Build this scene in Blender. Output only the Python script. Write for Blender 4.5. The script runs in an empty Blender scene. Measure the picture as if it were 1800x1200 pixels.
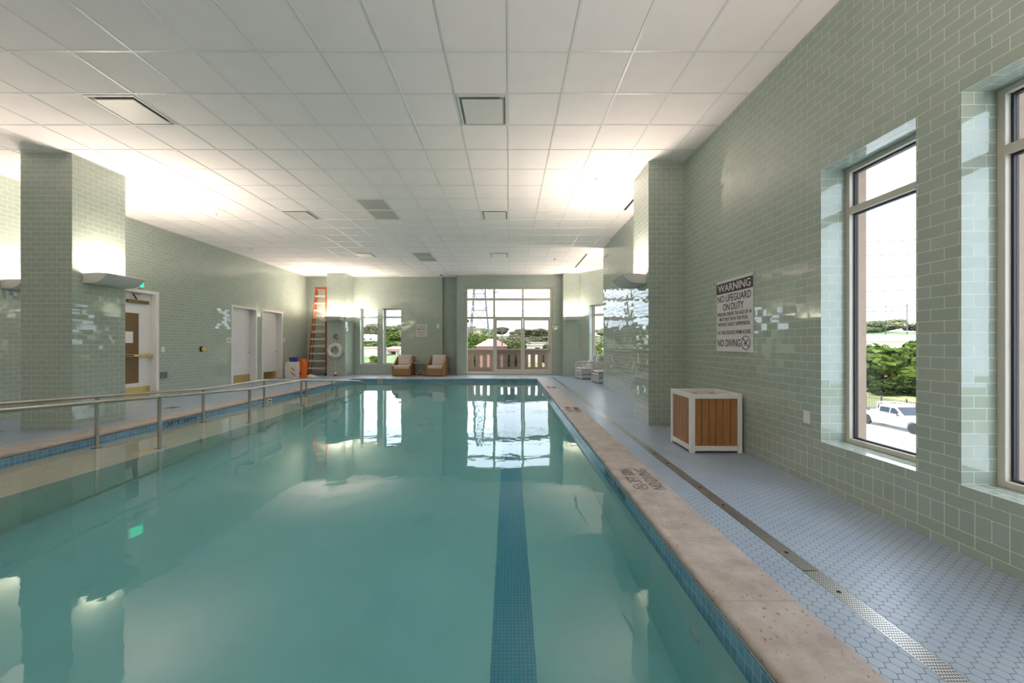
import bpy, math, random
from mathutils import Vector, Matrix

random.seed(7)
PI = math.pi
sc = bpy.context.scene
COL = sc.collection

# ------------------------------------------------------------------ camera, sky, sun, exposure
CAMZ = 1.268
FPX = 653.0
cam_d = bpy.data.cameras.new('camera')
cam = bpy.data.objects.new('camera', cam_d)
COL.objects.link(cam)
cam_d.sensor_width = 36.0
cam_d.lens = FPX / 1800 * 36.0
cam_d.shift_x = 5 / 1800
cam_d.shift_y = 5 / 1800
cam_d.clip_end = 2000
cam_d.clip_start = 0.05
cam.location = (0, 0, CAMZ)
cam.rotation_euler = (PI / 2, 0, 0)
sc.camera = cam

world = bpy.data.worlds.new('sky')
sc.world = world
world.use_nodes = True
bg = world.node_tree.nodes['Background']
bg.inputs[0].default_value = (0.74, 0.87, 1.0, 1)
bg.inputs[1].default_value = 2.4

sun_d = bpy.data.lights.new('sun', 'SUN')
sun_d.energy = 2.6
sun_d.angle = 0.01
sun_d.color = (1.0, 0.95, 0.86)
sun = bpy.data.objects.new('sun', sun_d)
COL.objects.link(sun)
sun.rotation_euler = (math.radians(38), 0, math.radians(-50))

SCONCE_W = 20.0          # watts of each wall sconce's uplight
SCONCE_COL = (1.0, 0.83, 0.69)

sc.view_settings.view_transform = 'Standard'
sc.view_settings.look = 'None'
sc.view_settings.exposure = 1.08
sc.view_settings.gamma = 1.0
sc.view_settings.use_curve_mapping = False
sc.cycles.use_denoising = True
sc.cycles.use_adaptive_sampling = True
sc.cycles.adaptive_threshold = 0.015
sc.cycles.max_bounces = 12
sc.cycles.diffuse_bounces = 5
sc.cycles.glossy_bounces = 4
sc.cycles.transmission_bounces = 8
sc.cycles.transparent_max_bounces = 16
sc.cycles.sample_clamp_indirect = 6.0


# ------------------------------------------------------------------ node helpers
class NT:
    def __init__(self, name):
        self.mat = bpy.data.materials.new(name)
        self.mat.use_nodes = True
        self.t = self.mat.node_tree
        self.t.nodes.clear()
        self.out = self.n('ShaderNodeOutputMaterial')

    def n(self, typ, **kw):
        nd = self.t.nodes.new(typ)
        for k, v in kw.items():
            setattr(nd, k, v)
        return nd

    def l(self, a, b):
        self.t.links.new(a, b)

    def val(self, sock, v):
        if isinstance(v, bpy.types.NodeSocket):
            self.l(v, sock)
        else:
            sock.default_value = v

    def math(self, op, a, b=0.0, c=None):
        nd = self.n('ShaderNodeMath', operation=op)
        self.val(nd.inputs[0], a)
        self.val(nd.inputs[1], b)
        if c is not None:
            self.val(nd.inputs[2], c)
        return nd.outputs[0]

    def vmath(self, op, a, b=None, scale=None):
        nd = self.n('ShaderNodeVectorMath', operation=op)
        self.val(nd.inputs[0], a)
        if b is not None:
            self.val(nd.inputs[1], b)
        if scale is not None:
            self.val(nd.inputs['Scale'], scale)
        return nd.outputs['Value'] if op in ('LENGTH', 'DOT_PRODUCT') else nd.outputs[0]

    def mix(self, fac, a, b):
        nd = self.n('ShaderNodeMix', data_type='RGBA')
        self.val(nd.inputs[0], fac)
        self.val(nd.inputs[6], a)
        self.val(nd.inputs[7], b)
        return nd.outputs[2]

    def comb(self, x, y, z=0.0):
        nd = self.n('ShaderNodeCombineXYZ')
        self.val(nd.inputs[0], x); self.val(nd.inputs[1], y); self.val(nd.inputs[2], z)
        return nd.outputs[0]

    def sep(self, v):
        nd = self.n('ShaderNodeSeparateXYZ')
        self.l(v, nd.inputs[0])
        return nd.outputs

    def uv(self):
        return self.n('ShaderNodeUVMap', uv_map='UVMap').outputs[0]

    def obj(self):
        return self.n('ShaderNodeTexCoord').outputs['Object']

    def pos(self):
        return self.n('ShaderNodeNewGeometry').outputs['Position']

    def noise(self, vec, scale, detail=3.0, rough=0.5):
        nd = self.n('ShaderNodeTexNoise')
        self.l(vec, nd.inputs['Vector'])
        nd.inputs['Scale'].default_value = scale
        nd.inputs['Detail'].default_value = detail
        nd.inputs['Roughness'].default_value = rough
        return nd.outputs['Fac']

    def ramp(self, fac, stops):
        nd = self.n('ShaderNodeValToRGB')
        self.l(fac, nd.inputs[0])
        cr = nd.color_ramp
        while len(cr.elements) < len(stops):
            cr.elements.new(0.5)
        for e, (p, c) in zip(cr.elements, stops):
            e.position = p
            e.color = (*c, 1) if len(c) == 3 else c
        return nd.outputs[0]

    def bump(self, h, strength=0.3, dist=0.002, normal=None):
        nd = self.n('ShaderNodeBump')
        nd.inputs['Strength'].default_value = strength
        nd.inputs['Distance'].default_value = dist
        self.l(h, nd.inputs['Height'])
        if normal is not None:
            self.l(normal, nd.inputs['Normal'])
        return nd.outputs[0]

    def brick(self, vec, w, h, mortar, offset=0.5, smooth=0.1):
        nd = self.n('ShaderNodeTexBrick')
        nd.offset = offset
        nd.offset_frequency = 2
        nd.squash = 1.0
        self.l(vec, nd.inputs['Vector'])
        nd.inputs['Color1'].default_value = (0, 0, 0, 1)
        nd.inputs['Color2'].default_value = (1, 1, 1, 1)
        nd.inputs['Mortar'].default_value = (0, 0, 0, 1)
        nd.inputs['Scale'].default_value = 1.0
        nd.inputs['Mortar Size'].default_value = mortar
        nd.inputs['Mortar Smooth'].default_value = smooth
        nd.inputs['Bias'].default_value = 0.0
        nd.inputs['Brick Width'].default_value = w
        nd.inputs['Row Height'].default_value = h
        return nd.outputs['Color'], nd.outputs['Fac']

    def principled(self, **kw):
        p = self.n('ShaderNodeBsdfPrincipled')
        for k, v in kw.items():
            self.val(p.inputs[k.replace('_', ' ')], v)
        self.l(p.outputs[0], self.out.inputs[0])
        return p


def col(c):
    return (c[0], c[1], c[2], 1.0)


def plain(name, c, rough=0.5, metal=0.0, var=0.06, scale=6.0, bump=0.0, bscale=60.0, emit=None, estr=0.0, spec=0.5):
    m = NT(name)
    o = m.obj()
    f = m.noise(o, scale, 3)
    lo = tuple(max(0, x * (1 - var)) for x in c)
    hi = tuple(min(1, x * (1 + var)) for x in c)
    base = m.ramp(f, [(0.3, lo), (0.7, hi)])
    p = m.principled(Base_Color=base, Roughness=rough, Metallic=metal)
    p.inputs['Specular IOR Level'].default_value = spec
    if bump:
        m.l(m.bump(m.noise(o, bscale, 4), bump, 0.002), p.inputs['Normal'])
    if emit:
        p.inputs['Emission Color'].default_value = col(emit)
        p.inputs['Emission Strength'].default_value = estr
    return m.mat


def make_tile():
    m = NT('sage_subway_tile')
    uv = m.uv()
    s = m.sep(uv)
    u, v = s[0], s[1]
    up = m.math('GREATER_THAN', v, 0.265)
    sub = m.math('MULTIPLY_ADD', up, 0.205, 0.06)
    v2 = m.math('ADD', m.math('SUBTRACT', v, sub), 0.0768 * 40)
    c1, f1 = m.brick(m.comb(u, v2), 0.1536, 0.0768, 0.0021, 0.5, 0.2)
    c2, f2 = m.brick(m.comb(u, m.math('SUBTRACT', v, 0.137)), 0.0768, 0.128, 0.0021, 0.0, 0.2)
    sol = m.math('MULTIPLY', m.math('GREATER_THAN', v, 0.137), m.math('LESS_THAN', v, 0.265))
    fac = m.mix(sol, f1, f2)
    rnd = m.mix(sol, c1, c2)
    nz = m.noise(uv, 1.1, 2)
    tint = m.ramp(rnd, [(0.0, (0.375, 0.445, 0.39)), (1.0, (0.415, 0.485, 0.43))])
    base = m.mix(fac, tint, (0.74, 0.77, 0.69, 1))
    rough = m.mix(fac, (0.025, 0.025, 0.025, 1), (0.6, 0.6, 0.6, 1))
    wn = m.n('ShaderNodeTexWhiteNoise', noise_dimensions='1D')
    m.l(m.math('MULTIPLY', rnd, 913.7), wn.inputs['W'])
    dv = m.vmath('SCALE', m.vmath('SUBTRACT', wn.outputs['Color'], (0.5, 0.5, 0.5)), scale=0.028)
    nrm = m.vmath('NORMALIZE', m.vmath('ADD', m.n('ShaderNodeNewGeometry').outputs['Normal'], dv))
    h = m.math('ADD', m.math('MULTIPLY', fac, -1.0), m.math('MULTIPLY', m.noise(uv, 7.0, 1), 0.45))
    p = m.principled(Base_Color=base, Roughness=rough)
    m.l(m.bump(h, 0.25, 0.0012, nrm), p.inputs['Normal'])
    p.inputs['Specular IOR Level'].default_value = 0.55
    return m.mat


def make_hex():
    m = NT('blue_hexagon_floor_tile')
    a = m.pos()
    s = m.sep(a)
    A = 0.0502                                   # across the flats
    x = m.math('ADD', m.math('DIVIDE', s[0], A), 500.0)
    y = m.math('ADD', m.math('DIVIDE', s[1], A), 500.0)
    R3 = math.sqrt(3)

    def cell(ox, oy):
        cx = m.math('SUBTRACT', m.math('FLOORED_MODULO', m.math('ADD', x, ox), R3), R3 / 2)
        cy = m.math('SUBTRACT', m.math('FLOORED_MODULO', m.math('ADD', y, oy), 1.0), 0.5)
        return cx, cy
    ax, ay = cell(0, 0)
    bx, by = cell(R3 / 2, 0.5)
    la = m.math('ADD', m.math('MULTIPLY', ax, ax), m.math('MULTIPLY', ay, ay))
    lb = m.math('ADD', m.math('MULTIPLY', bx, bx), m.math('MULTIPLY', by, by))
    pick = m.math('LESS_THAN', la, lb)

    def sel(p, q):
        return m.math('ADD', m.math('MULTIPLY', pick, p), m.math('MULTIPLY', m.math('SUBTRACT', 1.0, pick), q))
    gx = m.math('ABSOLUTE', sel(ax, bx))
    gy = m.math('ABSOLUTE', sel(ay, by))
    d = m.math('MAXIMUM', gy, m.math('ADD', m.math('MULTIPLY', gx, R3 / 2), m.math('MULTIPLY', gy, 0.5)))
    mr = m.n('ShaderNodeMapRange')
    m.l(d, mr.inputs[0])
    mr.inputs[1].default_value = 0.462
    mr.inputs[2].default_value = 0.485
    g = mr.outputs[0]
    nz = m.noise(a, 3.0, 3)
    base = m.ramp(nz, [(0.3, (0.32, 0.405, 0.52)), (0.7, (0.38, 0.465, 0.58))])
    cc = m.mix(g, base, (0.12, 0.14, 0.18, 1))
    p = m.principled(Base_Color=cc, Roughness=m.mix(g, (0.34,) * 3 + (1,), (0.8,) * 3 + (1,)))
    m.l(m.bump(m.math('MULTIPLY', g, -1.0), 0.3, 0.001), p.inputs['Normal'])
    return m.mat


def make_square_tile(name, size, c0, c1, grout, rough=0.2, mortar=0.0022):
    m = NT(name)
    uv = m.uv()
    rnd, fac = m.brick(uv, size, size, mortar, 0.0, 0.1)
    t = m.ramp(rnd, [(0, c0), (1, c1)])
    p = m.principled(Base_Color=m.mix(fac, t, col(grout)), Roughness=rough)
    m.l(m.bump(m.math('MULTIPLY', fac, -1.0), 0.3, 0.001), p.inputs['Normal'])
    return m.mat


def make_travertine(name, along_v=True):
    m = NT(name)
    uv = m.uv()
    o = m.pos()
    if along_v:
        rnd, fac = m.brick(m.vmath('ADD', uv, (50.0, 0.37, 0)), 100.0, 0.6, 0.004, 0.0, 0.1)
    else:
        rnd, fac = m.brick(m.vmath('ADD', uv, (0.2, 50.0, 0)), 0.6, 100.0, 0.004, 0.0, 0.1)
    n1 = m.noise(o, 5.5, 5, 0.62)
    n2 = m.noise(o, 48.0, 4, 0.6)
    base = m.ramp(n1, [(0.32, (0.34, 0.295, 0.27)), (0.5, (0.45, 0.40, 0.38)), (0.68, (0.55, 0.51, 0.495))])
    base = m.mix(m.math('MULTIPLY', rnd, 0.3), base, (0.42, 0.35, 0.30, 1))
    pits = m.math('MULTIPLY', m.math('LESS_THAN', n2, 0.35), m.math('GREATER_THAN', n1, 0.40))
    base = m.mix(pits, base, (0.19, 0.14, 0.10, 1))
    base = m.mix(fac, base, (0.36, 0.32, 0.29, 1))
    p = m.principled(Base_Color=base, Roughness=0.55)
    h = m.math('ADD', m.math('MULTIPLY', pits, -1.0), m.math('ADD', m.math('MULTIPLY', fac, -1.0), m.math('MULTIPLY', n2, 0.4)))
    m.l(m.bump(h, 0.4, 0.003), p.inputs['Normal'])
    return m.mat


def make_water():
    m = NT('pool_water')
    o = m.pos()
    h = m.math('ADD', m.math('MULTIPLY', m.noise(o, 0.9, 2, 0.4), 1.0), m.math('ADD', m.math('MULTIPLY', m.noise(o, 4.5, 2, 0.5), 0.12), m.math('MULTIPLY', m.noise(o, 14.0, 2, 0.5), 0.02)))
    g = m.n('ShaderNodeBsdfGlass')
    g.inputs['IOR'].default_value = 1.33
    g.inputs['Roughness'].default_value = 0.0
    m.l(m.bump(h, 0.28, 0.03), g.inputs['Normal'])
    m.l(g.outputs[0], m.out.inputs[0])
    va = m.n('ShaderNodeVolumeAbsorption')
    va.inputs['Color'].default_value = (0.06, 0.83, 0.87, 1)
    va.inputs['Density'].default_value = 0.42
    m.l(va.outputs[0], m.out.inputs['Volume'])
    return m.mat


def make_glass(name, tint=(1, 1, 1), refl=0.9):
    m = NT(name)
    fr = m.n('ShaderNodeFresnel')
    bf = m.n('ShaderNodeNewGeometry').outputs['Backfacing']
    m.l(m.math('MULTIPLY_ADD', bf, 1 / 1.5 - 1.5, 1.5), fr.inputs['IOR'])
    tr = m.n('ShaderNodeBsdfTransparent')
    tr.inputs[0].default_value = col(tint)
    gl = m.n('ShaderNodeBsdfGlossy')
    gl.inputs['Roughness'].default_value = 0.0
    gl.inputs['Color'].default_value = (refl, refl, refl, 1)
    mx = m.n('ShaderNodeMixShader')
    m.l(fr.outputs[0], mx.inputs[0])
    m.l(tr.outputs[0], mx.inputs[1])
    m.l(gl.outputs[0], mx.inputs[2])
    m.l(mx.outputs[0], m.out.inputs[0])
    return m.mat


def make_wood(name, c0, c1, rough=0.5):
    m = NT(name)
    o = m.obj()
    mp = m.n('ShaderNodeMapping')
    m.l(o, mp.inputs[0])
    mp.inputs['Scale'].default_value = (22, 22, 1.6)
    f = m.noise(mp.outputs[0], 2.2, 5, 0.6)
    base = m.ramp(f, [(0.3, c0), (0.7, c1)])
    p = m.principled(Base_Color=base, Roughness=rough)
    m.l(m.bump(f, 0.15, 0.001), p.inputs['Normal'])
    return m.mat


def make_wicker(name, c0, c1, sc_=0.012, strength=0.6):
    m = NT(name)
    uv = m.uv()
    rnd, fac = m.brick(uv, sc_ * 2.4, sc_, sc_ * 0.14, 0.5, 0.6)
    base = m.mix(fac, m.ramp(rnd, [(0, c0), (1, c1)]), col(tuple(x * 0.35 for x in c0)))
    p = m.principled(Base_Color=base, Roughness=0.55)
    m.l(m.bump(m.math('MULTIPLY', fac, -1.0), strength, 0.003), p.inputs['Normal'])
    return m.mat


def make_fabric(name, c, weave=220.0):
    m = NT(name)
    o = m.obj()
    f = m.noise(o, weave, 2)
    g = m.noise(o, 5.0, 3)
    base = m.mix(m.math('MULTIPLY', g, 0.25), col(c), col(tuple(x * 0.86 for x in c)))
    p = m.principled(Base_Color=base, Roughness=0.9)
    p.inputs['Specular IOR Level'].default_value = 0.2
    m.l(m.bump(f, 0.25, 0.001), p.inputs['Normal'])
    return m.mat


def make_stripes(name, c, cs, axis, marks):
    """fabric with printed stripes: marks = [(start, end)] along an object axis"""
    m = NT(name)
    s = m.sep(m.obj())
    v = s[axis]
    tot = None
    for a, b in marks:
        k = m.math('MULTIPLY', m.math('GREATER_THAN', v, a), m.math('LESS_THAN', v, b))
        tot = k if tot is None else m.math('MAXIMUM', tot, k)
    p = m.principled(Base_Color=m.mix(tot, col(c), col(cs)), Roughness=0.9)
    p.inputs['Specular IOR Level'].default_value = 0.2
    return m.mat


def make_grate():
    m = NT('perforated_steel')
    s = m.sep(m.pos())
    x = m.math('DIVIDE', s[0], 0.0112)
    y = m.math('DIVIDE', s[1], 0.0135)
    row = m.math('FLOOR', x)
    fx = m.math('FRACT', x)
    fy = m.math('FRACT', y)
    hx = m.math('LESS_THAN', m.math('ABSOLUTE', m.math('SUBTRACT', fx, 0.5)), 0.27)
    hy = m.math('LESS_THAN', m.math('ABSOLUTE', m.math('SUBTRACT', fy, 0.5)), 0.27)
    hole = m.math('MULTIPLY', hx, hy)
    nz = m.noise(m.pos(), 2.0, 3)
    steel = m.ramp(nz, [(0.3, (0.46, 0.42, 0.38)), (0.7, (0.60, 0.57, 0.54))])
    p = m.principled(Base_Color=m.mix(hole, steel, (0.015, 0.014, 0.013, 1)),
                     Roughness=m.mix(hole, (0.33,) * 3 + (1,), (0.9,) * 3 + (1,)),
                     Metallic=m.math('MULTIPLY', m.math('SUBTRACT', 1.0, hole), 0.85))
    m.l(m.bump(m.math('MULTIPLY', hole, -1.0), 0.4, 0.002), p.inputs['Normal'])
    return m.mat


def make_leaf(name, dark, mid, light):
    m = NT(name)
    o = m.pos()
    f = m.noise(o, 1.3, 4, 0.7)
    ri = m.n('ShaderNodeNewGeometry').outputs['Random Per Island']
    f2 = m.math('ADD', m.math('MULTIPLY', f, 0.6), m.math('MULTIPLY', ri, 0.4))
    base = m.ramp(f2, [(0.3, dark), (0.5, mid), (0.7, light)])
    d = m.n('ShaderNodeBsdfDiffuse')
    m.l(base, d.inputs[0])
    t = m.n('ShaderNodeBsdfTranslucent')
    m.l(base, t.inputs[0])
    mx = m.n('ShaderNodeMixShader')
    mx.inputs[0].default_value = 0.3
    m.l(d.outputs[0], mx.inputs[1]); m.l(t.outputs[0], mx.inputs[2])
    m.l(mx.outputs[0], m.out.inputs[0])
    return m.mat


def make_ground(name, stops, scale):
    m = NT(name)
    base = m.ramp(m.noise(m.pos(), scale, 6, 0.65), stops)
    m.principled(Base_Color=base, Roughness=0.95)
    return m.mat


M = {}
M['tile'] = make_tile()
M['hex'] = make_hex()
M['band'] = make_square_tile('waterline_mosaic', 0.052, (0.10, 0.26, 0.43), (0.16, 0.36, 0.54), (0.40, 0.54, 0.64))
M['lane'] = make_square_tile('lane_mosaic', 0.026, (0.07, 0.34, 0.53), (0.10, 0.40, 0.59), (0.30, 0.56, 0.68))
M['plaster'] = plain('pool_plaster', (0.78, 0.84, 0.84), 0.7, var=0.05, scale=1.2)
M['ramp'] = plain('ramp_plaster', (0.74, 0.68, 0.57), 0.7, var=0.05, scale=2.0)
M['trav_v'] = make_travertine('travertine_coping_long', True)
M['trav_u'] = make_travertine('travertine_coping_cross', False)
M['water'] = make_water()
M['panel'] = plain('ceiling_panel', (0.93, 0.895, 0.915), 0.9, var=0.015, scale=4, bump=0.06, bscale=140)
M['tbar'] = plain('ceiling_grid_steel', (0.80, 0.80, 0.80), 0.4, var=0.01)
M['white'] = plain('white_paint', (0.80, 0.79, 0.78), 0.4, var=0.02)
M['doorw'] = plain('white_door_paint', (0.79, 0.78, 0.80), 0.28, var=0.02)
M['white_plastic'] = plain('white_plastic', (0.78, 0.78, 0.77), 0.35, var=0.02)
M['frame'] = plain('beige_window_metal', (0.66, 0.62, 0.54), 0.38, var=0.03)
M['gasket'] = plain('black_gasket', (0.03, 0.028, 0.03), 0.6)
M['glass'] = make_glass('clear_glass')
M['glass_t'] = make_glass('tinted_glass', (0.80, 0.78, 0.78))
M['precast'] = plain('brown_precast', (0.37, 0.265, 0.20), 0.85, var=0.08, scale=7, bump=0.25, bscale=90)
M['coat'] = plain('precast_cap', (0.48, 0.41, 0.35), 0.8, var=0.05)
M['steel'] = plain('brushed_steel', (0.50, 0.45, 0.39), 0.26, 1.0, var=0.06)
M['chrome'] = plain('chrome', (0.7, 0.7, 0.7), 0.15, 1.0)
M['brass'] = plain('brass', (0.70, 0.50, 0.18), 0.28, 1.0, var=0.08)
M['bronze'] = plain('dull_bronze', (0.22, 0.15, 0.06), 0.35, 0.8, var=0.08)
M['brownpaper'] = plain('brown_paper', (0.17, 0.095, 0.035), 0.5, var=0.06)
M['paper'] = plain('paper', (0.80, 0.80, 0.80), 0.8, var=0.02)
M['grate'] = make_grate()
M['dark'] = plain('dark_slot', (0.02, 0.02, 0.02), 0.8)
M['grey'] = plain('grey_metal', (0.22, 0.22, 0.23), 0.4, 0.3)
M['backing'] = plain('mid_grey_metal', (0.42, 0.41, 0.40), 0.6)
M['wood'] = make_wood('cedar_slats', (0.30, 0.135, 0.042), (0.42, 0.20, 0.075), 0.42)
M['soil'] = plain('potting_soil', (0.10, 0.05, 0.03), 0.95, var=0.4, scale=30, bump=0.8, bscale=60)
M['sconce'] = plain('sconce_paint', (0.74, 0.72, 0.70), 0.4, var=0.02)
M['diffuser'] = plain('lit_diffuser', (0.9, 0.88, 0.8), 0.5, emit=(1.0, 0.86, 0.62), estr=7.0)
M['sign_white'] = plain('sign_white', (0.74, 0.72, 0.74), 0.4, var=0.01)
M['sign_dark'] = plain('sign_maroon', (0.055, 0.035, 0.042), 0.5, var=0.02)
M['ink'] = plain('engraved_ink', (0.13, 0.105, 0.10), 0.7)
M['tileink'] = plain('dark_blue_tile_ink', (0.012, 0.016, 0.03), 0.3)
M['exit'] = plain('exit_green', (0.02, 0.5, 0.25), 0.4, emit=(0.0, 0.80, 0.36), estr=0.75)
M['exit_l'] = plain('exit_letters', (0.05, 0.8, 0.45), 0.4, emit=(0.10, 1.0, 0.55), estr=1.2)
M['orange'] = plain('orange_fibreglass', (0.50, 0.075, 0.02), 0.4, var=0.1)
M['alu'] = plain('ladder_aluminium', (0.66, 0.60, 0.50), 0.5, 0.15, var=0.05)
M['rubber'] = plain('black_rubber', (0.02, 0.022, 0.028), 0.7)
M['bag_w'] = plain('white_sack', (0.72, 0.68, 0.66), 0.6, var=0.06, scale=9, bump=0.5, bscale=18)
M['bag_o'] = plain('orange_sack', (0.80, 0.16, 0.015), 0.4, var=0.08, scale=9, bump=0.3, bscale=14)
M['blue'] = plain('blue_plastic', (0.02, 0.06, 0.36), 0.4)
M['red'] = plain('red_plastic', (0.50, 0.03, 0.04), 0.4)
M['rope'] = plain('white_rope', (0.68, 0.67, 0.64), 0.8, bump=0.5, bscale=200)
M['ring'] = plain('ring_buoy_white', (0.72, 0.71, 0.68), 0.5, var=0.04)
M['yellow'] = plain('yellow_plastic', (0.70, 0.50, 0.04), 0.4)
M['wicker_t'] = make_wicker('tan_wicker', (0.40, 0.20, 0.07), (0.52, 0.28, 0.11))
M['wicker_w'] = make_wicker('white_wicker', (0.70, 0.69, 0.66), (0.80, 0.79, 0.77), 0.02, 0.5)
M['cushion'] = make_fabric('beige_cushion', (0.66, 0.58, 0.54))
M['cush_w'] = make_fabric('pale_cushion', (0.72, 0.71, 0.73))
M['stone_top'] = plain('tan_table_top', (0.40, 0.28, 0.17), 0.5, var=0.12)
M['twig'] = plain('bleached_wood_leg', (0.55, 0.46, 0.38), 0.6, var=0.1)


# ------------------------------------------------------------------ mesh builder
class B:
    def __init__(self):
        self.v = []
        self.f = []
        self.mi = []
        self.cur = 0

    def add(self, vs, fs):
        o = len(self.v)
        self.v += [tuple(p) for p in vs]
        for f in fs:
            self.f.append([i + o for i in f])
            self.mi.append(self.cur)
        return self

    def box(self, x0, x1, y0, y1, z0, z1):
        if x0 > x1: x0, x1 = x1, x0
        if y0 > y1: y0, y1 = y1, y0
        if z0 > z1: z0, z1 = z1, z0
        vs = [(x0, y0, z0), (x1, y0, z0), (x1, y1, z0), (x0, y1, z0), (x0, y0, z1), (x1, y0, z1), (x1, y1, z1), (x0, y1, z1)]
        return self.add(vs, [(3, 2, 1, 0), (4, 5, 6, 7), (0, 1, 5, 4), (1, 2, 6, 5), (2, 3, 7, 6), (3, 0, 4, 7)])

    def quad(self, a, b, c, d):
        return self.add([a, b, c, d], [(0, 1, 2, 3)])

    def bar(self, p0, p1, w, h, up=(0, 0, 1)):
        """rectangular bar between two points"""
        p0, p1 = Vector(p0), Vector(p1)
        t = (p1 - p0).normalized()
        s = t.cross(Vector(up))
        if s.length < 1e-4:
            s = t.cross(Vector((0, 1, 0)))
        s.normalize()
        n = s.cross(t)
        vs = []
        for p in (p0, p1):
            for a, b in ((-1, -1), (1, -1), (1, 1), (-1, 1)):
                vs.append(p + s * (a * w / 2) + n * (b * h / 2))
        return self.add(vs, [(0, 1, 2, 3), (7, 6, 5, 4), (0, 4, 5, 1), (1, 5, 6, 2), (2, 6, 7, 3), (3, 7, 4, 0)])

    def tube(self, pts, r, n=10, closed=False, caps=True):
        pts = [Vector(p) for p in pts]
        m = len(pts)
        rr = r if isinstance(r, (list, tuple)) else [r] * m
        vs = []
        ref = None
        for i, p in enumerate(pts):
            if closed:
                t = (pts[(i + 1) % m] - pts[i - 1]).normalized()
            else:
                t = (pts[min(i + 1, m - 1)] - pts[max(i - 1, 0)]).normalized()
            if ref is None:
                ref = Vector((0, 0, 1)) if abs(t.z) < 0.9 else Vector((1, 0, 0))
            s = t.cross(ref)
            if s.length < 1e-5:
                s = t.cross(Vector((1, 0, 0)))
            s.normalize()
            ref = s.cross(t).normalized()
            for k in range(n):
                a = 2 * PI * k / n
                vs.append(p + s * (math.cos(a) * rr[i]) + ref * (math.sin(a) * rr[i]))
        fs = []
        for i in range(m if closed else m - 1):
            j = (i + 1) % m
            for k in range(n):
                fs.append((i * n + k, i * n + (k + 1) % n, j * n + (k + 1) % n, j * n + k))
        if caps and not closed:
            fs.append(tuple(reversed(range(n))))
            fs.append(tuple(range((m - 1) * n, m * n)))
        return self.add(vs, fs)

    def cyl(self, p0, p1, r0, r1=None, n=16):
        return self.tube([p0, p1], [r0, r0 if r1 is None else r1], n)

    def prism(self, poly, a, b, plane='xz'):
        """2-D polygon swept from a to b along the missing axis"""
        def P(u, w, t):
            return {'xz': (u, t, w), 'yz': (t, u, w), 'xy': (u, w, t)}[plane]
        n = len(poly)
        vs = [P(u, w, a) for u, w in poly] + [P(u, w, b) for u, w in poly]
        fs = [tuple(range(n)), tuple(range(2 * n - 1, n - 1, -1))]
        for i in range(n):
            j = (i + 1) % n
            fs.append((i, i + n, j + n, j))
        return self.add(vs, fs)

    def lathe(self, prof, c=(0, 0, 0), n=24, axis='z'):
        vs = []
        for r, h in prof:
            for k in range(n):
                a = 2 * PI * k / n
                x, y = r * math.cos(a), r * math.sin(a)
                p = {'z': (x, y, h), 'y': (x, h, y), 'x': (h, x, y)}[axis]
                vs.append((p[0] + c[0], p[1] + c[1], p[2] + c[2]))
        fs = []
        for i in range(len(prof) - 1):
            for k in range(n):
                fs.append((i * n + k, i * n + (k + 1) % n, (i + 1) * n + (k + 1) % n, (i + 1) * n + k))
        fs.append(tuple(reversed(range(n))))
        fs.append(tuple(range((len(prof) - 1) * n, len(prof) * n)))
        return self.add(vs, fs)

    def torus(self, c, R, r, axis='y', n=40, k=14, flat=1.0):
        vs = []
        for i in range(n):
            a = 2 * PI * i / n
            for j in range(k):
                b = 2 * PI * j / k
                q = R + r * math.cos(b)
                x, y, h = q * math.cos(a), q * math.sin(a), r * math.sin(b) * flat
                p = {'z': (x, y, h), 'y': (x, h, y), 'x': (h, x, y)}[axis]
                vs.append((p[0] + c[0], p[1] + c[1], p[2] + c[2]))
        fs = [(i * k + j, ((i + 1) % n) * k + j, ((i + 1) % n) * k + (j + 1) % k, i * k + (j + 1) % k) for i in range(n) for j in range(k)]
        return self.add(vs, fs)

    def pillow(self, cx, cy, cz, sx, sy, sz, n=10, p=0.45):
        """soft cushion, thickness along y"""
        vs, fs = [], []
        for side in (-1, 1):
            for i in range(n + 1):
                for j in range(n + 1):
                    u, w = 2 * i / n - 1, 2 * j / n - 1
                    t = max(0.0, (1 - u ** 4) * (1 - w ** 4)) ** p
                    pin = 1 - 0.06 * (u * u * w * w) ** 0.5 * 0 - 0.05 * (1 - t)
                    vs.append((cx + u * sx / 2 * pin, cy + side * t * sy / 2, cz + w * sz / 2 * pin))
        m = (n + 1) ** 2
        for s in (0, 1):
            for i in range(n):
                for j in range(n):
                    q = [s * m + i * (n + 1) + j, s * m + (i + 1) * (n + 1) + j, s * m + (i + 1) * (n + 1) + j + 1, s * m + i * (n + 1) + j + 1]
                    fs.append(q if s == 0 else q[::-1])
        return self.add(vs, fs)

    def xf(self, mtx):
        self.v = [tuple(mtx @ Vector(p)) for p in self.v]
        return self

    def build(self, name, mat, parent=None, smooth=None, bevel=0.0, weld=False):
        me = bpy.data.meshes.new(name)
        me.from_pydata(self.v, [], self.f)
        mats = mat if isinstance(mat, list) else [mat]
        for x in mats:
            me.materials.append(M[x] if isinstance(x, str) else x)
        me.polygons.foreach_set('material_index', self.mi)
        uvl = me.uv_layers.new(name='UVMap')
        data = [0.0] * (2 * len(me.loops))
        vv = me.vertices
        for p in me.polygons:
            n = p.normal
            if abs(n.z) > 0.7:
                for li in p.loop_indices:
                    c = vv[me.loops[li].vertex_index].co
                    data[2 * li] = c.x; data[2 * li + 1] = c.y + 20.0
            else:
                t = Vector((-n.y, n.x, 0)).normalized()
                for li in p.loop_indices:
                    c = vv[me.loops[li].vertex_index].co
                    data[2 * li] = c.x * t.x + c.y * t.y; data[2 * li + 1] = c.z
        uvl.data.foreach_set('uv', data)
        if smooth is not None:
            me.shade_smooth()
            me.set_sharp_from_angle(angle=math.radians(smooth))
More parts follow.
